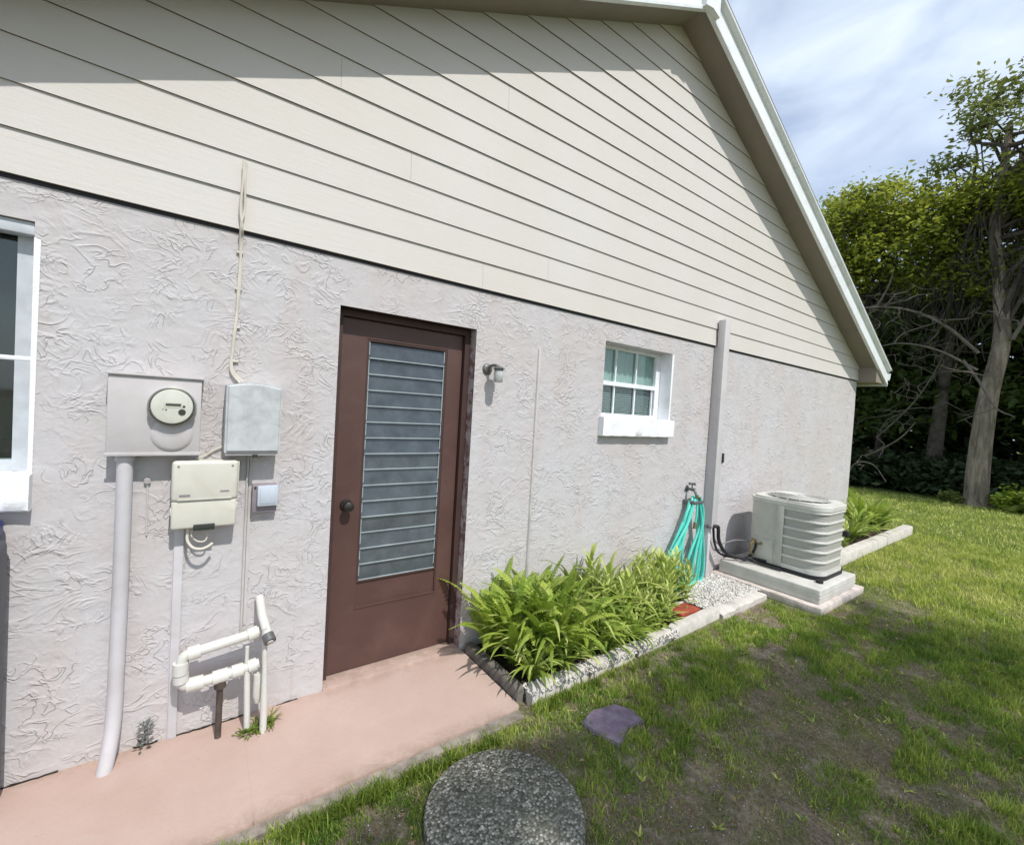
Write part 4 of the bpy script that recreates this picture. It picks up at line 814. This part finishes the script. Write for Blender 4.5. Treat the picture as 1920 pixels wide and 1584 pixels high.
def cover(x, y):       # how green the lawn is here, 0..1
    d = fbm(x*.8, y*1.2, 2.3); g = np.clip((d-.29)/.15, 0, 1)
    g = np.maximum(g, np.clip((x-4.8)/2.5, 0, .88))
    bare = np.exp(-(((x-1.15)/.85)**2+((y+1.68)/.42)**2)*1.1)+.9*np.exp(-(((x-.7)/.55)**2+((y+.95)/.16)**2))+.8*np.exp(-(((x-2.2)/.4)**2+((y+1.35)/.16)**2))+.7*np.exp(-(((x-3.2)/.5)**2+((y+1.75)/.14)**2))+.8*np.exp(-(((x-2.0)/.8)**2+((y+.74)/.07)**2))+.6*np.exp(-(((x-5.3)/.7)**2+((y+.72)/.13)**2))
    return np.clip(g*(1-bare), .03, 1)
for (n, x0, x1, y0, y1, pw, hs, ws) in ((460000, -.6, 4.2, -3.2, -.62, 1.0, .036, .0021), (170000, 4.0, 9, -4.5, -.5, 1.25, .046, .0030), (110000, 7.7, 14.6, -7, 6, 1.0, .05, .0055), (25000, 4, 14, -12, -4, 1., .05, .007), (20000, -5, 5, -8, -3.0, 1, .03, .0035)):
    x, y = field(n, x0, x1, y0, y1, pw); k = ~inside_bed(x, y); x, y = x[k], y[k]
    c = cover(x, y); cl = .6*vnoise(x, y, 15.7)+.4*vnoise(x+5, y+2, 31); u = rng.random(len(x)); green = u < c*np.clip((cl-.23)/.34, .12, 1)
    xg, yg = x[green], y[green]; cg = c[green]; kl = cl[green]
    h = hs*np.clip(rng.lognormal(-.25, .38, len(xg)), .3, 2.3)*(.6+.5*cg)*(.45+1.1*kl)
    push((GV, GF, GT), *blades(xg, yg, h, ws*rng.uniform(.7, 1.3, len(xg)), rng.uniform(.1, .85, len(xg)), np.clip(rng.random(len(xg))*.55+.30*(vnoise(xg+3, yg, 9.3)-.2)+.34*np.clip((xg-4.2)/1.5, 0, 1)+.15*(rng.random(len(xg)) > .9), 0, 1)))  # blades farther along x toned lighter, sunlight put into their colour
    dry = (~green) & (rng.random(len(x)) < .30); xd, yd = x[dry], y[dry]
    push((SV, SF, ST), *blades(xd, yd, hs*rng.uniform(.3, .8, len(xd)), ws*.65, rng.uniform(.8, 1.3, len(xd)), rng.random(len(xd)), -.026))
tag(np_mesh('grass', np.concatenate(GV), np.concatenate(GF), 'grass', np.concatenate(GT)), 'short patchy green lawn grass', 'grass', None, 'stuff')
tag(np_mesh('dry_grass', np.concatenate(SV), np.concatenate(SF), 'straw', np.concatenate(ST)), 'dry straw-coloured thatch in the bare patches of the lawn', 'dry grass', None, 'stuff')
n = 420; x = rng.uniform(-.3, 7, n); y = -.74-2.2*rng.random(n)**1.3; k = ~inside_bed(x, y); x, y = x[k], y[k]; n = len(x); a = rng.uniform(0, 6.28, n); q = rng.uniform(.007, .018, n); z = -.012+rng.uniform(0, .012, n)
V = np.stack([np.c_[x-np.cos(a)*q, y-np.sin(a)*q, z], np.c_[x+np.sin(a)*q*.4, y-np.cos(a)*q*.4, z+q*.35], np.c_[x+np.cos(a)*q, y+np.sin(a)*q, z+.003], np.c_[x-np.sin(a)*q*.4, y+np.cos(a)*q*.4, z+q*.3]], 1)
M['litter'] = m_leaf('fallen_leaf', [(.10, .055, .03), (.26, .16, .09), (.42, .32, .20)], .1, .7, 5)
tag(np_mesh('leaf_litter', V.reshape(-1, 3), np.arange(4)[None]+4*np.arange(n)[:, None], 'litter', np.repeat(rng.random(n), 4)), 'small fallen brown leaves scattered on the lawn', 'leaves', None, 'stuff')
V, F, T = pebbles(-.3, 6, -3, -.74, 7000, -.030, .0015, .0045)
tag(np_mesh('grit', V, F, 'pebble', T), 'tiny pale grit and sand grains in the bare patches of the lawn', 'grit', None, 'stuff')
wv_, wf_, wt_ = [], [], []
rw = random.Random(12)
for i in range(230):
    x, y = rw.uniform(.2, 5.5), -.76-1.9*rw.random()
    if inside_bed(np.array([x]), np.array([y]))[0]: continue
    for k in range(rw.randint(5, 9)): strip(wv_, wf_, wt_, (x, y, -.028), rw.uniform(0, 6.28), rw.uniform(.018, .045), rw.uniform(.006, .012), R(rw.uniform(15, 60)), R(60), 3, rw.random(), .15)
WEEDS = (wv_, wf_, wt_)
# lush sunny fringe along the walk
n = 2600; cxs = np.concatenate([rng.normal(.28, .08, 10), rng.normal(-.02, .12, 18), rng.normal(-.30, .12, 16), rng.normal(.52, .08, 4), rng.uniform(.9, 2.3, 14)]); 
cys = np.where(cxs < .86, -.765-.03*rng.random(len(cxs)), -.70-.05*rng.random(len(cxs)))
i = rng.integers(0, len(cxs), n); x = cxs[i]+rng.normal(0, .014, n); y = cys[i]+rng.normal(0, .012, n)
V, F, T = blades(x, y, rng.uniform(.03, .075, n), rng.uniform(.0018, .003, n), rng.uniform(.1, .9, n), rng.random(n))
tag(np_mesh('fringe_grass', V, F, 'brightgrass', T), 'taller bright green grass tufts along the sunny edge of the pink walk', 'grass', None, 'stuff')

# ================================================================== PLANTS
def strap_plant(seed, n=34, L=.45, w=.026, spread=1.0):
    r = random.Random(seed); v = []; f = []; t = []
    for i in range(n):
        az = r.uniform(0, 6.283); k = r.random(); rise = R(88-38*k*spread); strip(v, f, t, (r.gauss(0, .022), r.gauss(0, .022), 0), az, L*r.uniform(.55, 1.15), w*r.uniform(.7, 1.2), rise, R(r.uniform(60, 150)), 8, r.random(), .2, r.uniform(-.4, .4))
    return v, f, t
def cane_plant(seed, stems=4, H=.36, w=.030):      # leafy stems with rosettes
    r = random.Random(seed); v = []; f = []; t = []
    for k in range(stems):
        bx, by = r.gauss(0, .05), r.gauss(0, .05); h = H*r.uniform(.6, 1.15); lx, ly = r.gauss(0, .10)*h, r.gauss(0, .10)*h; tn = r.random()*.5
        for i in range(22):
            q = (i+1)/22; zz = h*q; az = i*2.4+r.uniform(-.3, .3)
            strip(v, f, t, (bx+lx*q, by+ly*q, zz), az, .15*r.uniform(.7, 1.2)*(1.15-.35*q), w*r.uniform(.7, 1.1), R(20+55*q), R(r.uniform(40, 100)), 4, min(1, tn+q*.6+r.random()*.2), .22)
    return v, f, t
def fern(seed, n=15, L=.55):
    r = random.Random(seed); v = []; f = []; t = []
    for i in range(n):
        az = r.uniform(0, 6.283); rise = R(r.uniform(62, 90)); droop = R(r.uniform(20, 105)); Lf = L*r.uniform(.6, 1.1); p = Vector((r.gauss(0, .02), r.gauss(0, .02), 0)); el = rise; segs = 34; st = Lf/segs; tn = r.random(); side = Vector((-math.sin(az), math.cos(az), 0)); tw = r.uniform(-.5, .5)
        for k in range(segs):
            q = k/segs; d = Vector((math.cos(az)*math.cos(el), math.sin(az)*math.cos(el), math.sin(el))); nn = d.cross(side)
            s2 = (side*math.cos(tw)+nn*math.sin(tw)).normalized(); pl = .036*math.sin(math.pi*min(1, .12+q*.9))**.6+.004
            if q > .07:
                for sg in (-1, 1):
                    o = len(v); tip = p+s2*sg*pl+d*st*.9-nn*pl*.25*r.random(); b = .62
                    v += [tuple(p-d*st*.1), tuple(p+d*st*b), tuple(p+s2*sg*pl*.55+d*st*1.05), tuple(tip), tuple(p+s2*sg*pl*.5-d*st*.05)]; t += [min(1, tn*.8+r.random()*.25)]*5; f += [(0+o, 1+o, 2+o, 3+o), (0+o, 3+o, 4+o)]
            o = len(v); v += [tuple(p-side*.0015), tuple(p+side*.0015), tuple(p+d*st+side*.0012), tuple(p+d*st-side*.0012)]; t += [.6]*4; f += [(o, o+1, o+2, o+3)]
            p = p+d*st; el -= droop/segs*(.3+1.5*q)
    return v, f, t
def mesh_of(name, vft, mat):
    v, f, t = vft; me = bpy.data.meshes.new(name); me.from_pydata(v, [], f); me.materials.append(M[mat]); at = me.attributes.new('tone', 'FLOAT', 'POINT'); at.data.foreach_set('value', t); me.polygons.foreach_set('use_smooth', [True]*len(f)); me.update(); return me
ferns = [mesh_of('fern_clump', fern(i, 30, .62), 'fern') for i in range(3)]
straps = [mesh_of('strap_leaf_plant', strap_plant(i+10, 56, .56, .036), 'strap') for i in range(3)]
canes = [mesh_of('leafy_plant', cane_plant(i+20, 6, .40, .028), 'strap') for i in range(3)]
def put(me, name, x, y, s, rz, label, cat, group, z=.01, sz=None):
    o = bpy.data.objects.new(name, me); col.objects.link(o); o.location = (x, y, z); o.scale = (s, s, sz or s); o.rotation_euler = (0, 0, rz); return tag(o, label, cat, group)
GP = 'plants crowded in the bed between the door and the hose'
spec = [  # kind, x, y, scale, label
 ('f', 1.02, -.14, 1.08, 'sword fern against the wall right beside the brown door'),
 ('f', 1.05, -.34, .92, 'sword fern spilling over the timber edging toward the pink walk'),
 ('s', 1.06, -.52, .62, 'low strap-leaf clump at the near front corner of the bed by the walk'),
 ('f', 1.26, -.22, 1.15, 'tall upright sword fern in front of the vertical cable strip, left side'),
 ('f', 1.27, -.46, 1.05, 'large bright sword fern at the front left of the bed'),
 ('s', 1.46, -.30, 1.05, 'arching strap-leaf clump in the left middle of the bed'),
 ('s', 1.50, -.10, 1.08, 'strap-leaf clump touching the wall just right of the cable strip'),
 ('f', 1.50, -.50, .72, 'low sword fern behind the second crumbling edging block'),
 ('s', 1.72, -.38, .95, 'arching strap-leaf clump in the exact middle of the bed front'),
 ('s', 1.70, -.16, 1.25, 'tallest clump with upright dark blades near the wall'),
 ('c', 1.90, -.22, 1.20, 'leafy cane plant with the highest yellow-green rosettes'),
 ('f', 1.80, -.52, .55, 'small sword fern at the front edge right of the bed middle'),
 ('c', 2.02, -.42, .90, 'dark leafy cane plant at the front right of the bed'),
 ('s', 2.12, -.14, 1.05, 'strap-leaf clump with dark curved tips against the wall left of the hose'),
 ('c', 2.25, -.28, .95, 'leafy cane plant in the right half of the bed'),
 ('c', 2.36, -.44, .9, 'short dark leafy plant behind the smooth edging beam'),
 ('c', 2.50, -.22, 1.05, 'leafy plant left of and below the teal hose'),
 ('c', 2.72, -.24, 1.12, 'bright yellow-green rosette plant in front of the teal hose'),
 ('s', 1.16, -.33, 1.0, 'broad-leaved arching clump just behind the near front corner of the bed'),
 ('s', 1.38, -.34, 1.05, 'broad-leaved arching clump between the sword ferns at the front left'),
 ('s', 1.27, -.555, .62, 'short strap-leaf clump leaning over the first crumbling edging block'),
 ('s', 1.64, -.545, .66, 'short strap-leaf clump leaning over the second crumbling edging block'),
 ('s', 1.97, -.53, .62, 'short strap-leaf clump behind the third crumbling edging block'),
 ('c', 2.22, -.48, .70, 'short rosette plant at the near end of the smooth edging beam'),
 ('c', 2.60, -.30, .95, 'rosette plant behind the red clay brick'),
 ('c', 2.86, -.32, .80, 'last small rosette plant beside the white pebbles'),
]
for i, (k, x, y, s_, lb) in enumerate(spec):
    me = {'f': ferns, 's': straps, 'c': canes}[k][i % 3]; nm = {'f': 'sword_fern', 's': 'strap_leaf_plant', 'c': 'leafy_plant'}[k]
    put(me, nm, x, y, s_, i*1.9, lb, {'f': 'fern', 's': 'plant', 'c': 'plant'}[k], GP)
GF_ = 'plants in the far bed at the house corner'
far = [('c', 5.55, -.28, .65, 'yellow-green low plant right behind the air conditioner'), ('c', 6.0, -.30, .75, 'bright yellow plant, second past the air conditioner'), ('c', 6.5, -.32, .7, 'yellow-green plant halfway along the far bed'),
       ('s', 7.0, -.25, .95, 'strap-leaf clump at the house corner'), ('s', 7.5, -.22, 1.15, 'tall strap-leaf clump just past the house corner'), ('f', 7.95, -.12, 1.2, 'tall fern near the far end of the far bed'), ('f', 8.35, -.18, 1.1, 'fern, second from the far end of the far bed'), ('s', 8.75, -.15, .9, 'last strap-leaf clump at the far end of the far bed'), ('f', 8.1, .3, 1.2, 'fern behind the others at the far bed, off the house corner')]
for i, (k, x, y, s_, lb) in enumerate(far):
    me = {'f': ferns, 's': straps, 'c': canes}[k][i % 3]; put(me, {'f': 'sword_fern', 's': 'strap_leaf_plant', 'c': 'leafy_plant'}[k], x, y, s_, i*2.3, lb, {'f': 'fern', 's': 'plant', 'c': 'plant'}[k], GF_)
lw = bpy.data.objects.new('lawn_weeds', mesh_of('lawn_weeds', WEEDS, 'grass')); col.objects.link(lw); tag(lw, 'small broad-leaved weeds scattered through the lawn', 'weeds', None, 'stuff')
# little weeds
def weed(seed, n=60, rad=.035, H=.12):
    r = random.Random(seed); v = []; f = []; t = []
    for i in range(n):
        z = H*r.random()**.8; a = r.uniform(0, 6.28); q = rad*(1-.5*z/H)*r.random(); strip(v, f, t, (q*math.cos(a), q*math.sin(a)*.5, z), a, r.uniform(.012, .028), .010, R(r.uniform(-10, 50)), R(50), 2, r.random(), .1)
    return v, f, t
put(mesh_of('weed', weed(1), 'weed'), 'weed', -.745, -.035, 1.0, 0, 'small grey-green weed at the wall foot right of the thick conduit', 'weed', None, 0)
put(mesh_of('grass_tuft', strap_plant(55, 60, .085, .006, 1.2), 'brightgrass'), 'grass_tuft', -.285, -.125, 1.0, 0, 'green tuft behind the front white drain pipe', 'grass tuft', None, -.004)
put(mesh_of('moss_patch', weed(9, 160, .10, .022), 'brightgrass'), 'moss_patch', -.335, -.15, 1.0, 0, 'low green moss round the feet of the white drain pipes', 'moss', None, -.004)

# ================================================================== TREES
def leaf_cloud(lobes, n_cl, per, cr_, size, seed, squash=.6, flat=.5):
    r = np.random.default_rng(seed); C = []; lob = np.array(lobes, float); vol = lob[:, 3]*lob[:, 4]*lob[:, 5]; idx = r.choice(len(lob), n_cl, p=vol/vol.sum())
    d = r.normal(size=(n_cl, 3)); d /= np.linalg.norm(d, axis=1)[:, None]; rad = r.random(n_cl)**.45
    C = lob[idx, :3]+d*rad[:, None]*lob[idx, 3:6]
    n = n_cl*per; ci = np.repeat(np.arange(n_cl), per); sc_ = r.uniform(.55, 1.3, n_cl)[ci]
    P = C[ci]+r.normal(size=(n, 3))*cr_*sc_[:, None]*np.array([1, 1, squash])
    u = r.normal(size=(n, 3)); u[:, 2] *= flat; u /= np.linalg.norm(u, axis=1)[:, None]; w_ = r.normal(size=(n, 3)); w_[:, 2] *= flat
    w_ -= (w_*u).sum(1)[:, None]*u; w_ /= np.linalg.norm(w_, axis=1)[:, None]; s = size*r.uniform(.6, 1.3, n)[:, None]
    V = np.stack([P-u*s, P-w_*s*.45+u*s*.1, P+u*s, P+w_*s*.45+u*s*.1], 1); F = (np.arange(4)[None]+4*np.arange(n)[:, None])
    tone = np.repeat(np.clip(r.random(n)*.6+r.random(n_cl)[ci]*.4, 0, 1), 4); return V.reshape(-1, 3), F, tone, C
def jag(a, b, n, amp, r):
    a, b = Vector(a), Vector(b); L = (b-a).length; out = []
    for i in range(n+1):
        t = i/n; k = amp*L*math.sin(math.pi*t)
        out.append(a.lerp(b, t)+Vector((r.gauss(0, 1), r.gauss(0, 1), r.gauss(0, .6)))*k*.5)
    return out
def tree(name, label, cat, base, trunk, lobes, n_cl, per, cr_, size, seed, leafmat, barkmat='bark', r0=.25, r1=.08, limbs=14, group=None, twig=None, squash=.6):
    r = random.Random(seed); t = empty(name, base, label, cat, group)
    s = MB(); path = smooth_path(trunk, 6); k = len(path)
    s.tube(path, [r0*(1.35 if i == 0 else 1)*(1-i/(k-1))+r1*(i/(k-1)) for i in range(k)], 14); s.build('trunk', barkmat, t)
    V, F, T, C = leaf_cloud(lobes, n_cl, per, cr_, size, seed, squash)
    s = MB()
    for i in range(limbs):
        c = C[(i*7) % len(C)]; a = path[int(k*r.uniform(.45, .98))]; pts = smooth_path(jag(a, c, 4, .16, r), 3); m_ = len(pts); rr = r1*r.uniform(.5, .95)
        s.tube(pts, [rr*(1-j/m_)+.012 for j in range(m_)], 7)
        for q in range(3):
            c2 = C[r.randrange(len(C))]
            if (Vector(c2)-Vector(c)).length < 2.4: s.tube(jag(pts[m_//2+q], c2, 4, .2, r), [.03, .024, .018, .012, .006], 5)
    s.build('limb', twig or barkmat, t)
    np_mesh('crown', V, F, leafmat, T, t); return t
GT_ = 'trees at the edge of the woods'
tree('oak_tree', 'oak with a thick pale leaning trunk and a sparse leafy top rising above the others', 'tree', (14.6, -.55, 0),
     [(14.6, -.45, -.1), (14.6, -.45, 1.2), (14.7, -.50, 2.6), (14.8, -.62, 3.9), (14.95, -.50, 5.2), (15.0, -.32, 6.6), (15.1, -.35, 7.6), (15.2, -.4, 9.2)],
     [(15, .1, 9.6, .9, .75, .9), (15.2, -.5, 10.2, .7, .7, .55), (15, -1.5, 9.0, .8, .8, 1.0), (15, .35, 8.5, .5, .55, .5), (15, -2.4, 8.4, 1.4, 1.2, 1.0)], 110, 60, .22, .075, 3, 'oliveleaf', 'bark', .225, .06, 22, GT_, 'bark_dark')
tree('oak_tree', 'broad oak with a bright yellow-green rounded crown beside the roof edge', 'tree', (15.2, 2.6, 0),
     [(15.2, 2.9, -.1), (15.2, 2.7, 1.8), (15.1, 2.5, 3.4), (15.0, 2.3, 5.2), (15, 2.0, 6.6)],
     [(15, 2.7, 7.6, 1.3, 1.35, .95), (15, 1.5, 7.6, 1.2, .8, .8), (15.2, 3.4, 6.4, 1.2, 1.0, .9), (14.6, 2.2, 6.5, 1.2, 1.3, .8), (14.8, 1.2, 6.9, .9, .8, .6), (15.1, 4.6, 6.6, 1.6, 1.4, 1.3), (14.6, 2.9, 5.6, .8, .9, .45), (14.7, 1.3, 5.9, .7, .6, .4), (15, 2.4, 8.3, .8, .6, .4)], 330, 100, .27, .070, 5, 'oakleaf', 'bark_dark', .22, .07, 26, GT_, 'bark_dark')
tree('oak_tree', 'oak crown filling the gap left of the thick pale trunk', 'tree', (16.2, .6, 0),
     [(16.2, .7, -.1), (16.2, .6, 2.2), (16.1, .5, 4.4), (16, .3, 6.4)],
     [(15.6, .4, 7.4, 1.3, .75, .75), (15.8, -.3, 7.6, 1.2, .7, .7), (16, .6, 6.3, 1.3, 1.2, .8), (15.6, -1.1, 7.2, 1.2, .9, .9), (15.2, -.1, 5.6, .7, .7, .5)], 240, 100, .27, .070, 8, 'oakleaf', 'bark_dark', .2, .06, 20, GT_, 'bark_dark')
tree('oak_tree', 'oak partly cut off by the right edge of the photo, behind the thick trunk', 'tree', (16.6, -2.0, 0),
     [(16.6, -1.75, -.1), (16.5, -1.8, 2.2), (16.4, -1.9, 4.4), (16.3, -2.1, 6.4)],
     [(16, -2.3, 7.3, 1.6, 1.3, 1.0), (16, -3.6, 6.6, 1.8, 1.4, 1.2), (16.6, -2.0, 5.6, 1.5, 1.2, .9), (15.8, -4.8, 7.4, 1.8, 1.5, 1.4)], 210, 90, .30, .075, 11, 'oakleaf', 'bark_dark', .2, .06, 18, GT_, 'bark_dark')
# lower dark storey
tree('shade_tree', 'dark leafy understory tree between the house corner and the thick trunk', 'tree', (17.2, 2.2, 0),
     [(17.2, 2.2, -.1), (17.1, 2.1, 2), (17, 2, 4.4)],
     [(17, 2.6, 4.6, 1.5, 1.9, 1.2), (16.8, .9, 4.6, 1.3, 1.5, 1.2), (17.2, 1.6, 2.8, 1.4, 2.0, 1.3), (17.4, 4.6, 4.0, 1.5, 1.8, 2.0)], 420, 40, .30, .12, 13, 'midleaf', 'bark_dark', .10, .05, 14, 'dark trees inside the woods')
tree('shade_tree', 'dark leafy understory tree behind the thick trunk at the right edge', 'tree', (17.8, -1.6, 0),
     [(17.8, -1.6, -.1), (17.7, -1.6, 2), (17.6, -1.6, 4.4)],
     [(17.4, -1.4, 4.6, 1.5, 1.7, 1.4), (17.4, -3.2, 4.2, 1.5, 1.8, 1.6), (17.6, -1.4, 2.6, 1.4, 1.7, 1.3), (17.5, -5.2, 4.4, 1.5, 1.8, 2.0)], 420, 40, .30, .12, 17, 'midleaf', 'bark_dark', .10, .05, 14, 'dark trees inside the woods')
# unseen canopy added out of frame to shade the understory
tree('shade_tree', 'tall unseen tree added beyond the right edge to shade the understory', 'tree', (17.5, -6.5, 0),
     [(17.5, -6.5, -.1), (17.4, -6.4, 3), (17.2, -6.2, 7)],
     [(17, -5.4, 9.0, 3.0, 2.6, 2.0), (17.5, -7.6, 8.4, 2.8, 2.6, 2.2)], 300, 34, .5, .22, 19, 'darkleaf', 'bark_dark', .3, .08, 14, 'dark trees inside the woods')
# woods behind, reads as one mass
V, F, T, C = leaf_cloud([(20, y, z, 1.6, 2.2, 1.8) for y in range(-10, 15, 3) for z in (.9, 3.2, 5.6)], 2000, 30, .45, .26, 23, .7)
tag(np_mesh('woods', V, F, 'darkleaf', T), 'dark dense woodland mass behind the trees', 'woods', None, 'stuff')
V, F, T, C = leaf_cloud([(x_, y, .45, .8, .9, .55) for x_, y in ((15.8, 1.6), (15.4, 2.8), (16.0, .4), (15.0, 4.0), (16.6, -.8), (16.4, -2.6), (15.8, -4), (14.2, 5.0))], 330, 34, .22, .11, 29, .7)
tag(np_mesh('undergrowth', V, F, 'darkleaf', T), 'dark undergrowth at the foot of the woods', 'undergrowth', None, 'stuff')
def bush(x, y, s_, seed, label):
    V, F, T, C = leaf_cloud([(0, 0, .22, .38, .42, .22)], 46, 34, .10, .07, seed, .7); V = V*s_+np.array([0, 0, 0]); o = np_mesh('bush', V, F, 'fern' if seed % 2 else 'oliveleaf', T); o.location = (x, y, 0); tag(o, label, 'bush', 'low bushes at the lawn edge'); return o
bush(14.5, -1.15, 1.0, 31, 'low green bush right of the thick pale trunk foot'); bush(14.3, -1.75, 1.2, 32, 'low bush at the far right edge of the lawn'); bush(14.5, -.05, .55, 34, 'small green bush left of the thick pale trunk foot')
# bare twigs and hanging veils
def bare(name, label, pts, r0, seed, n=8, L=1.2, mat='deadwood'):
    r = random.Random(seed); s = MB(); P = smooth_path(pts, 5); k = len(P); s.tube(P, [r0*(1-.75*i/k) for i in range(k)], 7)
    for i in range(int(n*.7)):
        a = P[r.randrange(1, k)]; d = Vector((r.gauss(0, .5), r.gauss(0, 1), r.gauss(-.1, .7))).normalized()*L*r.uniform(.4, 1); Q = smooth_path(jag(a, a+d, 4, .22, r), 3)
        s.tube(Q, [r0*.42*(1-j/len(Q))+.004 for j in range(len(Q))], 5)
        for q in range(3):
            b = Q[r.randrange(2, len(Q))]; s.tube(jag(b, b+Vector((r.gauss(0, .3), r.gauss(0, .4), r.gauss(-.1, .35)))*L*.6, 3, .25, r), [.009, .007, .005, .003], 4)
    tag(s.build(name, mat), label, 'branch', 'bare branches in front of the woods')
bare('bare_branch', 'long bare arching branch left of the thick trunk, at the height of the eave', [(14.5, -.3, 3.6), (14.3, .3, 4.3), (14.1, 1.0, 4.75), (14.0, 1.8, 4.9), (14, 2.5, 4.7)], .04, 1, 9)
bare('bare_branch', 'bare branch below the long arching one, reaching toward the gutter end', [(14.5, -.3, 3.2), (14.2, .4, 3.7), (14.1, 1.2, 3.9), (14.0, 2.0, 3.6)], .03, 2, 7)
bare('bare_branch', 'pale bare limb curving up beside the roof edge', [(14.6, 2.2, 4.9), (14.4, 2.0, 4.7), (14.3, 1.7, 4.95), (14.3, 1.45, 5.5), (14.4, 1.4, 6.0)], .045, 3, 5, .8)
bare('bare_branch', 'pale fallen stick leaning in the dark gap low between corner and trunk', [(14.8, 1.8, .9), (14.7, 1.4, 1.15), (14.6, 1.0, 1.5), (14.6, .75, 1.9)], .035, 4, 5, .6)
bare('bare_branch', 'pale broken branches crossing in front of the thick trunk', [(14.2, -.1, 3.4), (14.1, -.4, 2.9), (14.1, -.7, 2.3), (14.1, -1.0, 2.1)], .035, 5, 6, .9)
bare('bare_branch', 'bare branch right of the thick trunk near the photo edge', [(14.7, -.8, 3.9), (14.6, -1.0, 4.5), (14.6, -1.0, 5.4), (14.8, -1.1, 6.2)], .045, 6, 8, 1.1)
bare('bare_branch', 'low arching bare stem over the far lawn edge behind the far bed', [(13.6, 1.9, 0), (13.6, 1.7, .7), (13.6, 1.3, .75), (13.6, 1.0, .35)], .02, 7, 4, .5)
bare('bare_branch', 'tangle of thin dead twigs in the dark centre of the woods', [(15.4, 1.6, 1.6), (15.3, 1.0, 2.4), (15.2, .6, 3.2), (15.2, .3, 4.2)], .025, 8, 18, 1.3)
# hanging moss veils on the tall oak
def veil(lobes, n, seed, L):
    r = np.random.default_rng(seed); lob = np.array(lobes); i = r.integers(0, len(lob), n); P = lob[i, :3]+r.normal(size=(n, 3))*lob[i, 3:6]; l = L*r.uniform(.3, 1.1, n); a = r.uniform(0, 6.28, n); w_ = r.uniform(.005, .014, n)
    dx, dy = np.cos(a)*w_, np.sin(a)*w_; j = r.normal(size=(n, 2))*.10
    V = np.stack([P+np.c_[-dx, -dy, 0*dx], P+np.c_[dx, dy, 0*dx], P+np.c_[j[:, 0]+dx, j[:, 1]+dy, -l], P+np.c_[j[:, 0]-dx, j[:, 1]-dy, -l]], 1)
    return V.reshape(-1, 3), np.arange(4)[None]+4*np.arange(n)[:, None]
V, F = veil([(14.9, -.3, 6.6, .3, .28, .7), (14.9, .1, 6.0, .3, .35, .5), (14.9, .9, 5.5, .3, .6, .3), (15, 1.9, 5.3, .3, .6, .3), (14.8, -.9, 5.6, .3, .5, .5), (14.8, .3, 4.6, .3, .6, .4)], 900, 41, .5)
tag(np_mesh('hanging_moss', V, F, 'moss_veil'), 'dark veils of hanging moss and dead vines on the tall oak', 'moss', None, 'stuff')

# tree on the lawn behind the photographer whose crown shades the grass
kx = math.cos(R(SUN_EL))/math.sin(R(SUN_EL))
r = np.random.default_rng(77); n = 25000; hz = r.uniform(8.0, 12., n); fx = r.uniform(-3.0, 5.6, n); fy = r.uniform(-5.6, -.7, n)
# foot of each leaf's shadow decides the outline of the crown; ragged outline
edge_y = np.interp(fx, [-3, 0, 1, 2.6, 3.3, 4.6, 5.3, 6], [-.92, -.90, -.84, -.78, -1.05, -1.10, -.85, -.8])+.10*(fbm(fx*1.0, fx*0+3, 1.3)-.5)*2+.10*(vnoise(fx, hz, 3)-.5); edge_x = 5.25+.5*(vnoise(fy, hz*0, 1.5)-.5)+.2*(vnoise(fy, hz, 4)-.5)
dens = np.clip((edge_y-fy)/.14, 0, 1)*np.clip((edge_x-fx)/.25, 0, 1)
hol = fbm(fx, fy, 2.3); dens *= np.where(hol > .70, .35, 1)
k = r.random(n) < dens; P = np.c_[fx, fy-kx*hz, hz][k]; m_ = len(P)
rb = np.abs((P[:, 2]-10)/2.1); P = P[rb < 1.0]; m_ = len(P)
u = r.normal(size=(m_, 3)); u[:, 2] *= .5; u /= np.linalg.norm(u, axis=1)[:, None]; w_ = r.normal(size=(m_, 3)); w_ -= (w_*u).sum(1)[:, None]*u; w_ /= np.linalg.norm(w_, axis=1)[:, None]
s = .085*r.uniform(.7, 1.3, m_)[:, None]; V = np.stack([P-u*s, P-w_*s*.5, P+u*s, P+w_*s*.5], 1).reshape(-1, 3)
t = empty('garden_tree', (1.6, -10.2, 0), 'broad garden tree behind the photographer shading the lawn', 'tree')
np_mesh('crown', V, np.arange(4)[None]+4*np.arange(m_)[:, None], 'darkleaf', np.repeat(r.random(m_), 4), t)
s = MB(); s.tube(smooth_path([(1.6, -10.2, -.1), (1.5, -10.1, 2.6), (1.4, -9.9, 5.2), (1.3, -9.8, 8.0)]), [.26]+[.2]*11+[.14]*13, 14); s.build('trunk', 'bark', t)
s = MB(); rr = random.Random(5)
for i in range(14):
    c = P[rr.randrange(m_)]; s.tube(jag((1.4, -9.9, 5.6+.13*i), c, 5, .12, rr), [.08, .065, .05, .035, .02, .01], 6)
s.build('limb', 'bark', t)
